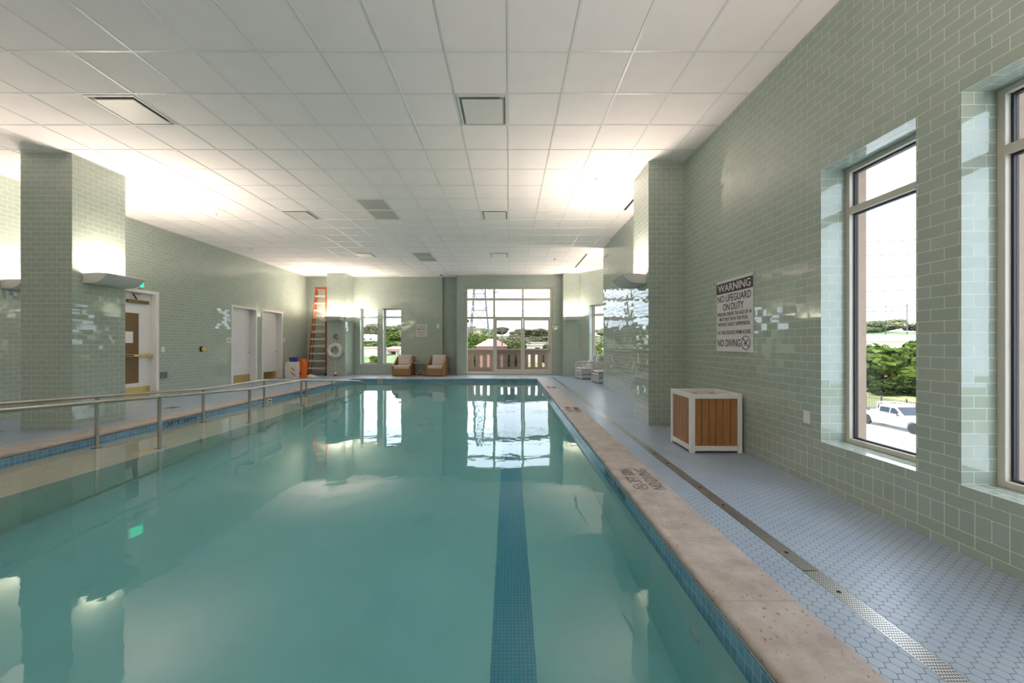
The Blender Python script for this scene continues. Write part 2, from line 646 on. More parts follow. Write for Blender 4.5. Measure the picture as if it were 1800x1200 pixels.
        me.update()
        o = bpy.data.objects.new(name, me)
        COL.objects.link(o)
        if parent is not None:
            o.parent = parent
        if bevel:
            b = o.modifiers.new('bevel', 'BEVEL')
            b.width = bevel
            b.segments = 2
            b.limit_method = 'ANGLE'
            b.angle_limit = math.radians(40)
        return o


def tag(o, label=None, cat=None, group=None, kind=None):
    if label: o['label'] = label
    if cat: o['category'] = cat
    if group: o['group'] = group
    if kind: o['kind'] = kind
    return o


def empty(name, loc=(0, 0, 0), rz=0.0, label=None, cat=None, group=None, kind=None):
    o = bpy.data.objects.new(name, None)
    o.empty_display_size = 0.1
    COL.objects.link(o)
    o.location = loc
    o.rotation_euler = (0, 0, rz)
    return tag(o, label, cat, group, kind)


KIDS = {}


def copy_tree(o, parent=None):
    c = o.copy()
    COL.objects.link(c)
    if parent is not None:
        c.parent = parent
    for ch in [x for x in COL.objects if x.parent == o]:
        copy_tree(ch, c)
    return c


def structure(o):
    o['kind'] = 'structure'
    return o


_txt = {}


def text_geo(body, depth=0.002, bold=0.008):
    """letters of the built-in font as plain vertices and faces, bounding box from 0"""
    key = (body, depth, bold)
    if key in _txt:
        return _txt[key]
    cu = bpy.data.curves.new('letters', 'FONT')
    cu.body = body
    cu.extrude = depth / 2
    cu.offset = bold
    cu.resolution_u = 3
    ob = bpy.data.objects.new('letters', cu)
    COL.objects.link(ob)
    dg = bpy.context.evaluated_depsgraph_get()
    me = bpy.data.meshes.new_from_object(ob.evaluated_get(dg))
    vs = [Vector(v.co) for v in me.vertices]
    fs = [tuple(p.vertices) for p in me.polygons]
    bpy.data.objects.remove(ob)
    bpy.data.meshes.remove(me)
    bpy.data.curves.remove(cu)
    x0 = min(v.x for v in vs); x1 = max(v.x for v in vs)
    y0 = min(v.y for v in vs); y1 = max(v.y for v in vs)
    r = ([(((v.x - x0) / (x1 - x0)), ((v.y - y0) / (y1 - y0)), v.z) for v in vs], fs)
    _txt[key] = r
    return r


def put_text(b, body, origin, right, up, w, h, depth=0.002, bold=0.008):
    """add letters to builder b filling a w x h box whose lower left corner is origin"""
    vs, fs = text_geo(body, depth, bold)
    o, r, u = Vector(origin), Vector(right).normalized(), Vector(up).normalized()
    n = r.cross(u)
    b.add([o + r * (x * w) + u * (y * h) + n * z for x, y, z in vs], fs)


def ring2d(b, c, right, up, R, r, n=28, depth=0.002):
    c, x, y = Vector(c), Vector(right).normalized(), Vector(up).normalized()
    z = x.cross(y)
    vs = []
    for k in range(n):
        a = 2 * PI * k / n
        d = x * math.cos(a) + y * math.sin(a)
        vs += [c + d * r, c + d * R, c + d * r + z * depth, c + d * R + z * depth]
    fs = []
    for k in range(n):
        i, j = 4 * k, 4 * ((k + 1) % n)
        fs += [(i + 2, i + 3, j + 3, j + 2), (i + 1, j + 1, j + 3, i + 3), (i, i + 2, j + 2, j)]
    b.add(vs, fs)


def no_dive(b, c, right, up, R, w=0.14):
    """round no-diving mark with a diving figure and a slash"""
    c, x, y = Vector(c), Vector(right).normalized(), Vector(up).normalized()
    z = x.cross(y)
    ring2d(b, c, x, y, R, R * (1 - w))

    def st(a, d, t):
        b.bar(c + x * (a[0] * R) + y * (a[1] * R), c + x * (d[0] * R) + y * (d[1] * R), t * R, 0.002, up=z)
    st((-0.62, 0.62), (0.62, -0.62), 0.13)
    st((0.35, 0.42), (0.05, -0.05), 0.13)
    st((0.05, -0.05), (-0.45, -0.12), 0.12)
    st((0.05, -0.05), (-0.30, -0.42), 0.12)
    st((0.35, 0.42), (0.55, 0.22), 0.10)


def at(px, z):
    """world X of an image column at depth z"""
    return (px - 895.0) * z / FPX


# ------------------------------------------------------------------ the room
CEIL = 4.124
RX = 2.745
LX = -8.54
T_IN, T_OUT = 0.285, 0.40


def wall(name, origin, rot, L, H, ops=(), t0=0.0, t1=T_IN, mat='tile', z0=0.0):
    """local: x along the wall, y outward, z up; inner face at y = t0"""
    xs = sorted({0.0, L} | {u for o in ops for u in o[:2]})
    zs = sorted({z0, H} | {w for o in ops for w in o[2:]})
    b = B()

    def inside(xm, zm):
        return any(o[0] < xm < o[1] and o[2] < zm < o[3] for o in ops)
    for i in range(len(xs) - 1):
        for j in range(len(zs) - 1):
            a, c, d, e = xs[i], xs[i + 1], zs[j], zs[j + 1]
            if inside((a + c) / 2, (d + e) / 2):
                continue
            b.quad((a, t0, d), (c, t0, d), (c, t0, e), (a, t0, e))
            b.quad((c, t1, d), (a, t1, d), (a, t1, e), (c, t1, e))
    for u0, u1, w0, w1 in ops:
        b.quad((u0, t0, w0), (u0, t0, w1), (u0, t1, w1), (u0, t1, w0))
        b.quad((u1, t0, w1), (u1, t0, w0), (u1, t1, w0), (u1, t1, w1))
        if w0 > z0:
            b.quad((u0, t0, w0), (u0, t1, w0), (u1, t1, w0), (u1, t0, w0))
        b.quad((u0, t0, w1), (u1, t0, w1), (u1, t1, w1), (u0, t1, w1))
    b.quad((0, t0, z0), (0, t0, H), (0, t1, H), (0, t1, z0))
    b.quad((L, t0, H), (L, t0, z0), (L, t1, z0), (L, t1, H))
    b.quad((0, t0, H), (L, t0, H), (L, t1, H), (0, t1, H))
    o = b.build(name, mat)
    o.location = (origin[0], origin[1], 0)
    o.rotation_euler = (0, 0, rot)
    return structure(o)


def both(name, origin, rot, L, ops=(), H=CEIL + 0.02, ext=0.0):
    wall(name, origin, rot, L, H, ops)
    wall('exterior_wall', origin, rot, L, H + 0.3, ops, T_IN, T_OUT, 'precast', -0.6)


WZ0, WZ1, WW = 0.412, 2.80, 0.763
YB = -7.5                                    # the room goes on a little behind the camera
R_SEG = [(10.1 - 3.27, 10.1 - 2.507), (10.1 - 2.255, 10.1 - 1.492)]
both('wall_right', (RX, 10.1), -PI / 2, 10.1 - YB, [(a, b_, WZ0, WZ1) for a, b_ in R_SEG])
both('wall_right_far', (2.80, 11.05), -PI / 2, 0.95)
# alcove past the end of the right wall
structure(B().box(2.86, 4.75, 10.72, 11.04, 0, CEIL + 0.02).build('alcove_near_wall', 'tile'))
ALC = (2.85, 14.80)
ALR = math.atan2(-0.729, 0.684)
AL_OP = (0.41, 1.173, WZ0, WZ1)
both('alcove_wall', ALC, ALR, 2.05, [AL_OP])
structure(B().box(4.24, 4.6, 11.05, 13.32, 0, CEIL + 0.02).build('alcove_side_wall', 'tile'))
# far end
FAR_L = -8.54
FOPS = [(-6.30 - FAR_L, -5.57 - FAR_L, 0.427, 2.785), (-5.335 - FAR_L, -4.57 - FAR_L, 0.427, 2.785)]
both('wall_far', (FAR_L, 15.70), 0.0, -2.82 - FAR_L, FOPS)
both('recess_wall', (-2.84, 15.86), 0.0, 0.70)
BW = (-2.16, 15.35)
BW_OP = (-1.80 - BW[0], 1.79 - BW[0], 0.03, 3.62)
both('glazed_wall', BW, 0.0, 2.24 - BW[0], [BW_OP])
structure(B().box(-2.16, -2.14, 15.36, 15.9, 0, CEIL + 0.02).build('recess_side_wall', 'tile'))
structure(B().box(2.172, 2.88, 14.92, 15.70, 0, CEIL + 0.02).build('column_far_right', 'tile'))
# left and back
DOORS = [(7.86, 9.0, 2.49), (11.45, 12.53, 2.45), (12.86, 13.95, 2.45)]
wall('wall_left', (LX, YB), PI / 2, 15.70 - YB, CEIL + 0.02, [(a - YB, b_ - YB, 0.0, h) for a, b_, h in DOORS], 0, 0.24)
wall('exterior_wall', (LX, YB), PI / 2, 15.70 - YB, CEIL + 0.3, (), 0.24, 0.36, 'precast', -0.6)
both('wall_back', (RX, YB), PI, RX - LX)
# columns
structure(B().box(-7.30, -6.53, 5.55, 6.32, 0, CEIL + 0.02).build('column_near_left', 'tile'))
structure(B().box(-7.30, -6.56, 14.88, 15.72, 0, CEIL + 0.02).build('column_far_left', 'tile'))
structure(B().box(2.176, RX + 0.02, 5.80, 6.50, 0, CEIL + 0.02).build('column_right', 'tile'))

# floor slabs round the pool
PX0, PX1, PY0, PY1 = -5.82, 1.03, 0.92, 13.78
CW = 0.39
fl = B()
fl.box(LX - 0.3, PX0 - CW, YB - 0.3, 16.2, -0.35, 0)
fl.box(PX1 + CW, 1.64, YB - 0.3, 16.2, -0.35, 0)
fl.box(1.64, 1.735, YB - 0.3, -1.0, -0.35, 0)
fl.box(1.64, 1.735, 14.4, 16.2, -0.35, 0)
fl.box(1.64, 1.735, -1.0, 14.4, -0.35, -0.05)
fl.box(1.735, 4.7, YB - 0.3, 16.2, -0.35, 0)
fl.box(PX0 - CW, PX1 + CW, PY1 + CW, 16.2, -0.35, 0)
fl.box(PX0 - CW, PX1 + CW, YB - 0.3, PY0 - CW, -0.35, 0)
structure(fl.build('floor', 'hex'))


def nose(x_in, x_out):
    """coping section with a rounded nose at the pool edge, x grows away from the pool"""
    s = 1 if x_out > x_in else -1
    pts = [(x_out, -0.05), (x_out, 0.004)]
    for k in range(7):
        a = PI / 2 + PI * k / 6
        pts.append((x_in - s * 0.004 + s * 0.027 * (1 + math.cos(a)), -0.023 + 0.027 * math.sin(a)))
    return pts


cp = B()
cp.prism(nose(PX1, PX1 + CW), PY0 - CW, PY1 + CW, 'xz')
cp.prism(nose(PX0, PX0 - CW), PY0 - CW, PY1 + CW, 'xz')
structure(cp.build('trim_1', 'trav_v', smooth=35))
cp = B()
cp.prism(nose(PY1, PY1 + CW), PX0, PX1, 'yz')
cp.prism(nose(PY0, PY0 - CW), PX0, PX1, 'yz')
structure(cp.build('trim_2', 'trav_u', smooth=35))

DEPTH = -1.20
pb = B()
pb.box(PX0 - CW, PX0, PY0 - CW, PY1 + CW, DEPTH - 0.2, -0.05)
pb.box(PX1, PX1 + CW, PY0 - CW, PY1 + CW, DEPTH - 0.2, -0.05)
pb.box(PX0, PX1, PY1, PY1 + CW, DEPTH - 0.2, -0.05)
pb.box(PX0, PX1, PY0 - CW, PY0, DEPTH - 0.2, -0.05)
pb.box(PX0, PX1, PY0, PY1, DEPTH - 0.2, DEPTH)
structure(pb.build('pool_floor', 'plaster'))
tb = B()
TZ0, TZ1 = -0.21, -0.048
tb.box(PX0, PX0 + 0.008, PY0, PY1, TZ0, TZ1)
tb.box(PX1 - 0.008, PX1, PY0, PY1, TZ0, TZ1)
tb.box(PX0, PX1, PY1 - 0.008, PY1, TZ0, TZ1)
tb.box(PX0, PX1, PY0, PY0 + 0.008, TZ0, TZ1)
structure(tb.build('trim_3', 'band'))
structure(B().box(-0.115, 0.17, 1.5, 12.9, DEPTH - 0.01, DEPTH + 0.006).build('trim_4', 'lane'))
# ramp down into the water along the left side
RXE = -4.66
prof = [(0.95, -0.05), (3.4, -0.165), (5.1, -0.26), (6.9, -0.37), (8.6, -0.37), (12.1, -0.74), (12.1, DEPTH), (0.95, DEPTH)]
rp = B().prism(prof, PX0, RXE, 'yz')
structure(rp.build('ramp_floor', 'ramp'))
b = B()
for (a, za), (c, zc) in zip(prof[:5], prof[1:6]):
    b.bar((RXE - 0.012, a, za + 0.004), (RXE - 0.012, c, zc + 0.004), 0.035, 0.016)
structure(b.build('trim_7', 'white'))
WATER = -0.13
w = B().box(PX0 - 0.05, PX1 + 0.05, PY0 - 0.05, PY1 + 0.05, DEPTH - 0.12, WATER).build('pool_water', 'water')
tag(w, 'clear blue green water filling the long rectangular swimming pool', 'water', kind='stuff')

# ceiling: panels and grid
structure(B().box(LX - 0.3, 4.8, YB - 0.3, 16.2, CEIL, CEIL + 0.3).build('ceiling', 'panel'))
structure(B().box(LX - 0.4, 5.0, YB - 0.45, 16.4, CEIL + 0.30, CEIL + 0.5).build('roof', 'precast'))
GX0, GY0, GS = -0.01, 3.62, 0.61
tg = B()
k = -14
while GX0 + k * GS < 4.5:
    x = GX0 + k * GS
    tg.box(x - 0.011, x + 0.011, YB, 15.9, CEIL - 0.006, CEIL + 0.001)
    k += 1
k = -11
while GY0 + k * GS < 15.9:
    y = GY0 + k * GS
    tg.box(LX, 4.3, y - 0.011, y + 0.011, CEIL - 0.0055, CEIL + 0.001)
    k += 1
structure(tg.build('ceiling_trim', 'tbar'))


# ------------------------------------------------------------------ windows and doors
def win(name, origin, rot, u0, u1, z0, z1, bars=(), mull=(), fw=0.038, fd=(0.215, 0.275), glass='glass'):
    r = empty(name, (origin[0], origin[1], 0), rot, kind='structure')
    b = B()
    y0, y1 = fd
    b.box(u0, u0 + fw, y0, y1, z0, z1)
    b.box(u1 - fw, u1, y0, y1, z0, z1)
    b.box(u0 + fw, u1 - fw, y0, y1, z0, z0 + fw)
    b.box(u0 + fw, u1 - fw, y0, y1, z1 - fw, z1)
    for zc, w_ in bars:
        b.box(u0 + fw, u1 - fw, y0, y1, zc - w_ / 2, zc + w_ / 2)
    for uc, w_, za, zb in mull:
        b.box(uc - w_ / 2, uc + w_ / 2, y0 - 0.002, y1 + 0.002, za, zb)
    b.build('window_frame', 'frame', r, bevel=0.003)
    edges_z = [z0 + fw] + [v for zc, w_ in sorted(bars) for v in (zc - w_ / 2, zc + w_ / 2)] + [z1 - fw]
    edges_u = [u0 + fw] + [v for uc, w_, za, zb in sorted(mull) for v in (uc - w_ / 2, uc + w_ / 2)] + [u1 - fw]
    yg = y1 - 0.012
    for i in range(0, len(edges_z), 2):
        for j in range(0, len(edges_u), 2):
            a, c, d, e = edges_u[j], edges_u[j + 1], edges_z[i], edges_z[i + 1]
            g = B()
            gw = 0.012
            g.box(a, a + gw, yg - 0.012, yg + 0.02, d, e)
            g.box(c - gw, c, yg - 0.012, yg + 0.02, d, e)
            g.box(a + gw, c - gw, yg - 0.012, yg + 0.02, d, d + gw)
            g.box(a + gw, c - gw, yg - 0.012, yg + 0.02, e - gw, e)
            go = g.build('gasket', 'gasket', r)
            B().box(a + gw, c - gw, yg, yg + 0.006, d + gw, e - gw).build('window_pane', glass, r)
    return r


TR = [(2.43, 0.055)]
wn = 1
for a, b_ in R_SEG:
    win('window_%d' % wn, (RX, 10.1), -PI / 2, a, b_, WZ0, WZ1, TR); wn += 1
for o in FOPS:
    win('window_%d' % wn, (FAR_L, 15.70), 0, *o, TR); wn += 1
win('window_%d' % wn, ALC, ALR, *AL_OP, TR); wn += 1

# big glazed wall with a pair of glass doors
bw = empty('window_%d' % wn, (BW[0], BW[1], 0), 0, kind='structure')
u0, u1, z0, z1 = BW_OP
m1 = at(868.7, 15.4) - BW[0]
m2 = at(919, 15.4) - BW[0]
Y0, Y1 = 0.06, 0.16
zt = [2.355, 2.395]
b = B()
b.box(u0, u0 + 0.07, Y0, Y1, z0, z1)
b.box(u1 - 0.10, u1, Y0, Y1, z0, z1)
b.box(u0 + 0.07, u1 - 0.10, Y0, Y1, z1 - 0.07, z1)
b.box(u0 + 0.07, u1 - 0.10, Y0, Y1, z0, z0 + 0.09)
for zc, hw in ((3.137, 0.048), (2.373, 0.045)):
    b.box(u0 + 0.07, u1 - 0.10, Y0, Y1, zc - hw, zc + hw)
b.box(m1 - 0.045, m1 + 0.045, Y0 - 0.002, Y1, z0, z1)
b.box(m2 - 0.042, m2 + 0.042, Y0 - 0.002, Y1, 2.36, z1)
b.build('window_frame', 'frame', bw, bevel=0.004)
for a, c in ((u0 + 0.07, m1 - 0.035), (m1 + 0.035, m2 - 0.035), (m2 + 0.035, u1 - 0.10)):
    for d, e in ((3.169, z1 - 0.07), (2.413, 3.105)):
        B().box(a, c, 0.115, 0.121, d, e).build('window_pane', 'glass', bw)
B().box(u0 + 0.07, m1 - 0.035, 0.115, 0.121, z0 + 0.09, 2.333).build('window_pane', 'glass', bw)
for a, c, hs in ((m1 + 0.035, m2 - 0.004, None), (m2 + 0.004, u1 - 0.10, 1)):
    dr = empty('door_leaf', (0, 0, 0)); dr.parent = bw
    b = B()
    s = 0.075
    b.box(a, a + s, 0.075, 0.125, z0 + 0.09, 2.333)
    b.box(c - s, c, 0.075, 0.125, z0 + 0.09, 2.333)
    b.box(a + s, c - s, 0.075, 0.125, z0 + 0.09, z0 + 0.20)
    b.box(a + s, c - s, 0.075, 0.125, 2.333 - s, 2.333)
    b.build('door_frame', 'frame', dr, bevel=0.003)
    B().box(a + s, c - s, 0.098, 0.104, z0 + 0.20, 2.333 - s).build('door_pane', 'glass_t', dr)
    if hs:
        h = B().box(c - 0.055, c - 0.015, 0.05, 0.075, 0.92, 1.14)
        h.tube([(c - 0.035, 0.06, 1.10), (c - 0.035, 0.01, 1.10), (c - 0.035, 0.0, 1.07), (c - 0.035, 0.0, 0.96), (c - 0.035, 0.06, 0.95)], 0.011, 8)
        h.build('door_handle', 'grey', dr)
vn = B().box(u0 + 0.075, u0 + 0.135, 0.03, 0.06, 2.17, 2.29)
vn.build('door_sensor', 'grey', bw)


def door(name, y0, y1, h, panel=False):
    """recessed door in the left wall; local x along +Y, y into the wall"""
    r = empty(name, (LX, y0, 0), PI / 2, kind='structure')
    W = y1 - y0
    f = B()
    f.box(-0.045, 0.03, -0.018, 0.225, 0, h + 0.045)
    f.box(W - 0.03, W + 0.045, -0.018, 0.225, 0, h + 0.045)
    f.box(0.03, W - 0.03, -0.018, 0.225, h - 0.03, h + 0.045)
    f.build('door_frame', 'white', r, bevel=0.004)
    dy = 0.165 if not panel else 0.11
    a, c, t = 0.033, W - 0.033, h - 0.033
    lf = B()
    if panel:
        pa, pc, p0, p1 = 0.22, W - 0.32, 0.37, 1.99
        lf.box(a, pa, dy, dy + 0.045, 0.008, t)
        lf.box(pc, c, dy, dy + 0.045, 0.008, t)
        lf.box(pa, pc, dy, dy + 0.045, 0.008, p0)
        lf.box(pa, pc, dy, dy + 0.045, p1, t)
    else:
        lf.box(a, c, dy, dy + 0.045, 0.008, t)
    lfo = lf.build('door_leaf', 'doorw', r)
    if panel:
        B().box(pa, pc, dy + 0.012, dy + 0.03, p0, p1).build('door_panel', 'brownpaper', r)
        B().box(pc - 0.32, pc - 0.13, dy + 0.007, dy + 0.012, 1.30, 1.56).build('notice', 'paper', r)
        pbz = 1.01
        q = B().box(0.12, W - 0.10, dy - 0.065, dy - 0.025, pbz - 0.028, pbz + 0.028)
        q.box(W - 0.20, W - 0.06, dy - 0.075, dy, pbz - 0.034, pbz + 0.034)
        q.box(0.08, 0.16, dy - 0.075, dy, pbz - 0.034, pbz + 0.034)
        q.build('push_bar', 'brass', r, bevel=0.004)
        B().box(0.30, W - 0.50, dy - 0.069, dy - 0.064, pbz - 0.014, pbz + 0.014).build('push_pad', 'dark', r)
        cl = B().box(W - 0.62, W - 0.13, dy - 0.06, dy, 2.22, 2.295)
        cl.build('door_closer', 'bronze', r, bevel=0.006)
        ar = B()
        ar.bar((W - 0.42, dy - 0.05, 2.305), (W - 0.62, dy - 0.16, 2.42), 0.03, 0.008)
        ar.bar((W - 0.62, dy - 0.16, 2.42), (W - 0.30, dy - 0.02, 2.43), 0.03, 0.008)
        ar.build('closer_arm', 'bronze', r)
    B().box(a + 0.03, c - 0.03, dy - 0.003, dy, 0.03, 0.28).build('kick_plate', 'brass', r)
    for hz in (0.3, h / 2, h - 0.3):
        B().cyl((a - 0.002, dy - 0.008, hz - 0.05), (a - 0.002, dy - 0.008, hz + 0.05), 0.008, n=8).build('door_hinge', 'chrome', r)
    if not panel:
        hl = B()
        hx = c - 0.07
        hl.lathe([(0.028, dy - 0.012), (0.028, dy)], (hx, 0, 1.0), 16, 'y')
        hl.tube([(hx, dy - 0.01, 1.0), (hx, dy - 0.055, 1.0), (hx - 0.02, dy - 0.06, 1.0), (hx - 0.115, dy - 0.058, 1.0)], 0.010, 8)
        hl.build('door_handle', 'chrome', r, smooth=40)
    return r


door('door_1', *DOORS[0], panel=True)
door('door_2', *DOORS[1])
door('door_3', *DOORS[2])


# ------------------------------------------------------------------ wall sconces
def sconce(loc, rz, label, L=0.60, group='curved uplight sconces', power=1.0):
    """local: wall at x = 0, projects along +x, length along y, base at z = 0"""
    r = empty('wall_sconce', loc, rz, label, 'wall light', group)
    prof = [(0.0, 0.0), (0.16, 0.0), (0.22, 0.012), (0.285, 0.045), (0.34, 0.095), (0.38, 0.145)]
    inn = [(x - 0.004 if x > 0.16 else x, z + 0.008) for x, z in prof]
    shell = B().prism(prof + inn[::-1], -L / 2 + 0.008, L / 2 - 0.008, 'xz')
    shell.box(0, 0.006, -L / 2 + 0.008, L / 2 - 0.008, 0.008, 0.145)
    shell.build('housing', 'sconce', r, smooth=50)
    capp = prof + [(0.36, 0.152), (0.26, 0.158), (0.16, 0.156), (0.07, 0.15), (0.0, 0.143)]
    for s in (-1, 1):
        y = s * (L / 2 - 0.004)
        B().prism(capp, y - 0.006, y + 0.006, 'xz').build('end_cap', 'sconce', r, bevel=0.003)
    B().box(0.04, 0.25, -L / 2 + 0.02, L / 2 - 0.02, 0.046, 0.054).build('diffuser', 'diffuser', r)
    if power:
        for tilt, share in ((0.0, 0.45), (34.0, 0.55)):
            ld = bpy.data.lights.new('sconce_lamp', 'AREA')
            ld.shape = 'RECTANGLE'
            ld.size = L - 0.08
            ld.size_y = 0.16
            ld.energy = SCONCE_W * power * share
            ld.color = SCONCE_COL
            lo = bpy.data.objects.new('sconce_lamp', ld)
            COL.objects.link(lo)
            lo.parent = r
            lo.location = (0.165, 0, 0.115 if tilt else 0.13)
            d = Vector((math.sin(math.radians(tilt)), 0, math.cos(math.radians(tilt))))
            lo.rotation_euler = d.to_track_quat('-Z', 'X').to_euler()
            lo.rotation_euler.rotate_axis('Z', PI / 2) if abs((lo.rotation_euler.to_matrix() @ Vector((1, 0, 0))).y) < 0.5 else None
    return r


SZ = 2.21
sconce((-6.53, 5.985, SZ), 0, 'curved white uplight sconce on the large tiled column by the pool')
sconce((LX, 6.54, SZ), 0, 'white uplight sconce on the tiled wall behind the large column')
sconce((2.176, 6.20, SZ + 0.03), PI, 'curved uplight sconce on the tiled column beside the planter', group='curved uplight sconces')
sconce((-6.93, 14.88, SZ), -PI / 2, 'uplight sconce above the life ring on the far column')
sconce((-6.56, 15.22, SZ), 0, 'uplight sconce on the far column next to the narrow window')
sconce((-7.30, 15.22, SZ), PI, 'uplight sconce sticking out behind the orange ladder')
sconce((2.52, 14.92, SZ), -PI / 2, 'uplight sconce on the far column beside the white wicker chairs')
# unseen sconces added on hidden faces and behind the camera to brighten the room
sconce((-6.915, 6.32, SZ), PI / 2, 'added unseen uplight sconce on the hidden far face of the large tiled column', power=1.2)
sconce((2.46, 6.50, SZ + 0.03), PI / 2, 'added unseen uplight sconce on the hidden far face of the column beside the planter', L=0.5)
sconce((3.55, 11.04, SZ), PI / 2, 'added unseen uplight sconce on the hidden wall of the seating alcove', power=1.2)
sconce((LX, -0.4, SZ), 0, 'added unseen uplight sconce on the door side wall behind the camera, nearer the ramp', power=2.0)
sconce((LX, -4.4, SZ), 0, 'added unseen uplight sconce on the door side wall behind the camera, nearer the corner', power=2.0)
sconce((RX, 0.4, SZ), PI, 'added unseen uplight sconce on the window side wall just behind the camera', power=2.0)
sconce((RX, -3.6, SZ), PI, 'added unseen uplight sconce on the window side wall far behind the camera', power=2.0)
sconce((-3.2, YB, SZ), PI / 2, 'added unseen uplight sconce on the back wall behind the camera', power=2.0)


# ------------------------------------------------------------------ ceiling fittings
def cellx(k): return GX0 + k * GS
def celly(k): return GY0 + k * GS


def air_diffuser(kx, ky, label):
    x, y = cellx(kx) + GS / 2, celly(ky) + GS / 2
    r = empty('ceiling_diffuser', (x, y, CEIL), 0, label, 'air vent', 'square ceiling air diffusers')
    h = 0.29
    f = B()
    for a, c, d, e in ((-h, h, -h, -h + 0.022), (-h, h, h - 0.022, h), (-h, -h + 0.022, -h + 0.022, h - 0.022), (h - 0.022, h, -h + 0.022, h - 0.022)):
        f.box(a, c, d, e, -0.016, -0.001)
    f.build('diffuser_frame', 'white', r, bevel=0.002)
    B().box(-h + 0.02, h - 0.02, -h + 0.02, h - 0.02, -0.004, -0.001).build('backing', 'backing', r)
    B().box(-0.235, 0.235, -0.235, 0.235, -0.028, -0.020).build('diffuser_plate', 'white', r, bevel=0.002)
    for a in (-0.2, 0.2):
        for c in (-0.2, 0.2):
            B().cyl((a, c, -0.021), (a, c, -0.003), 0.006, n=6).build('hanger', 'white', r)


air_diffuser(-1, 1, 'square white ceiling diffuser above the pool, over the blue lane line')
air_diffuser(-8, 1, 'square white ceiling diffuser above the near tiled column')
air_diffuser(-1, 7, 'second square white ceiling diffuser in the row over the blue lane line')
air_diffuser(-8, 7, 'second square white ceiling diffuser in the row along the door wall')
air_diffuser(-1, 13, 'third square white ceiling diffuser over the lane line, before the big glazed wall')
air_diffuser(-8, 13, 'third square white ceiling diffuser of the door wall row, near the narrow windows')

M['perf'] = make_square_tile('perforated_grille', 0.024, (0.62, 0.61, 0.61), (0.64, 0.63, 0.63), (0.40, 0.39, 0.39), 0.5, 0.006)


def grille(kx, ky, label):
    x, y = cellx(kx) + GS / 2, celly(ky) + GS / 2
    r = empty('return_grille', (x, y, CEIL), 0, label, 'air vent', 'grey perforated return grilles')
    h = 0.29
    f = B()
    for a, c, d, e in ((-h, h, -h, -h + 0.02), (-h, h, h - 0.02, h), (-h, -h + 0.02, -h + 0.02, h - 0.02), (h - 0.02, h, -h + 0.02, h - 0.02)):
        f.box(a, c, d, e, -0.010, -0.001)
    f.build('grille_frame', 'white', r)
    B().box(-h + 0.02, h - 0.02, -h + 0.02, h - 0.02, -0.007, -0.001).build('grille_plate', 'perf', r)


grille(-5, 6, 'grey perforated ceiling grille, nearer one of the middle pair')
grille(-5, 7, 'grey perforated ceiling grille, farther one of the middle pair')
grille(-5, 13, 'grey perforated ceiling grille, nearer one of the far pair')
grille(-5, 14, 'grey perforated ceiling grille, farther one of the far pair')


def slot(x0, x1, y0, y1, label):
    r = empty('slot_diffuser', ((x0 + x1) / 2, (y0 + y1) / 2, CEIL), 0, label, 'air vent', 'linear slot diffusers')
    hx, hy = (x1 - x0) / 2, (y1 - y0) / 2
    e = 0.014
    f = B()
    f.box(-hx, -hx + e, -hy, hy, -0.010, -0.001); f.box(hx - e, hx, -hy, hy, -0.010, -0.001)
    f.box(-hx + e, hx - e, -hy, -hy + e, -0.010, -0.001); f.box(-hx + e, hx - e, hy - e, hy, -0.010, -0.001)
    f.build('slot_frame', 'white', r)
    B().box(-hx + e, hx - e, -hy + e, hy - e, -0.008, -0.001).build('slot_opening', 'dark', r)


slot(2.41, 2.49, 6.75, 7.9, 'black linear slot vent in the ceiling behind the tiled column')
slot(2.41, 2.49, 11.7, 13.8, 'black linear slot vent in the ceiling before the seating alcove')
slot(-6.3, -4.6, 15.42, 15.49, 'thin linear slot vent above the pair of narrow windows')
slot(-1.2, 1.4, 15.16, 15.22, 'thin linear slot vent above the big glazed wall')
for i, (px, py, l) in enumerate([(676, 313, 'small white sprinkler head above the pool before the middle grilles'),
                                 (756, 418, 'small white sprinkler head between the middle and the far grilles'),
                                 (1048, 313, 'small white sprinkler head near the tiled column with the sconce'),
                                 (975, 455, 'small dark sprinkler head before the big glazed wall'),
                                 (795, 467, 'small white sprinkler head past the far grilles'),
                                 (380, 376, 'small white sprinkler head near the door wall')]):
    Y = 2.856 * FPX / (605 - py)
    b = B().lathe([(0.036, -0.001), (0.036, -0.006), (0.014, -0.009), (0.012, -0.030), (0.022, -0.032), (0.022, -0.036)], (0, 0, 0), 14)
    o = b.build('sprinkler_head', 'white' if i != 3 else 'grey', smooth=30)
    o.location = (at(px, Y), Y, CEIL)
    tag(o, l, 'sprinkler', 'ceiling sprinklers')
Y = 11.03
o = B().lathe([(0.06, -0.001), (0.06, -0.03), (0.05, -0.05), (0.03, -0.06)], (0, 0, 0), 18).build('smoke_detector', 'white', smooth=30)
o.location = (at(441, Y), Y, CEIL)
tag(o, 'round smoke detector on the ceiling near the door wall', 'detector')
cm = empty('security_camera', (at(775, 15.2), 15.2, CEIL), 0, 'small dark dome camera on the ceiling near the far recess', 'camera')
B().lathe([(0.05, -0.001), (0.05, -0.02)], (0, 0, 0), 18).build('mount', 'white', cm)
B().lathe([(0.042, -0.02), (0.038, -0.04), (0.02, -0.058), (0.006, -0.062)], (0, 0, 0), 18).build('dome', 'dark', cm, smooth=60)

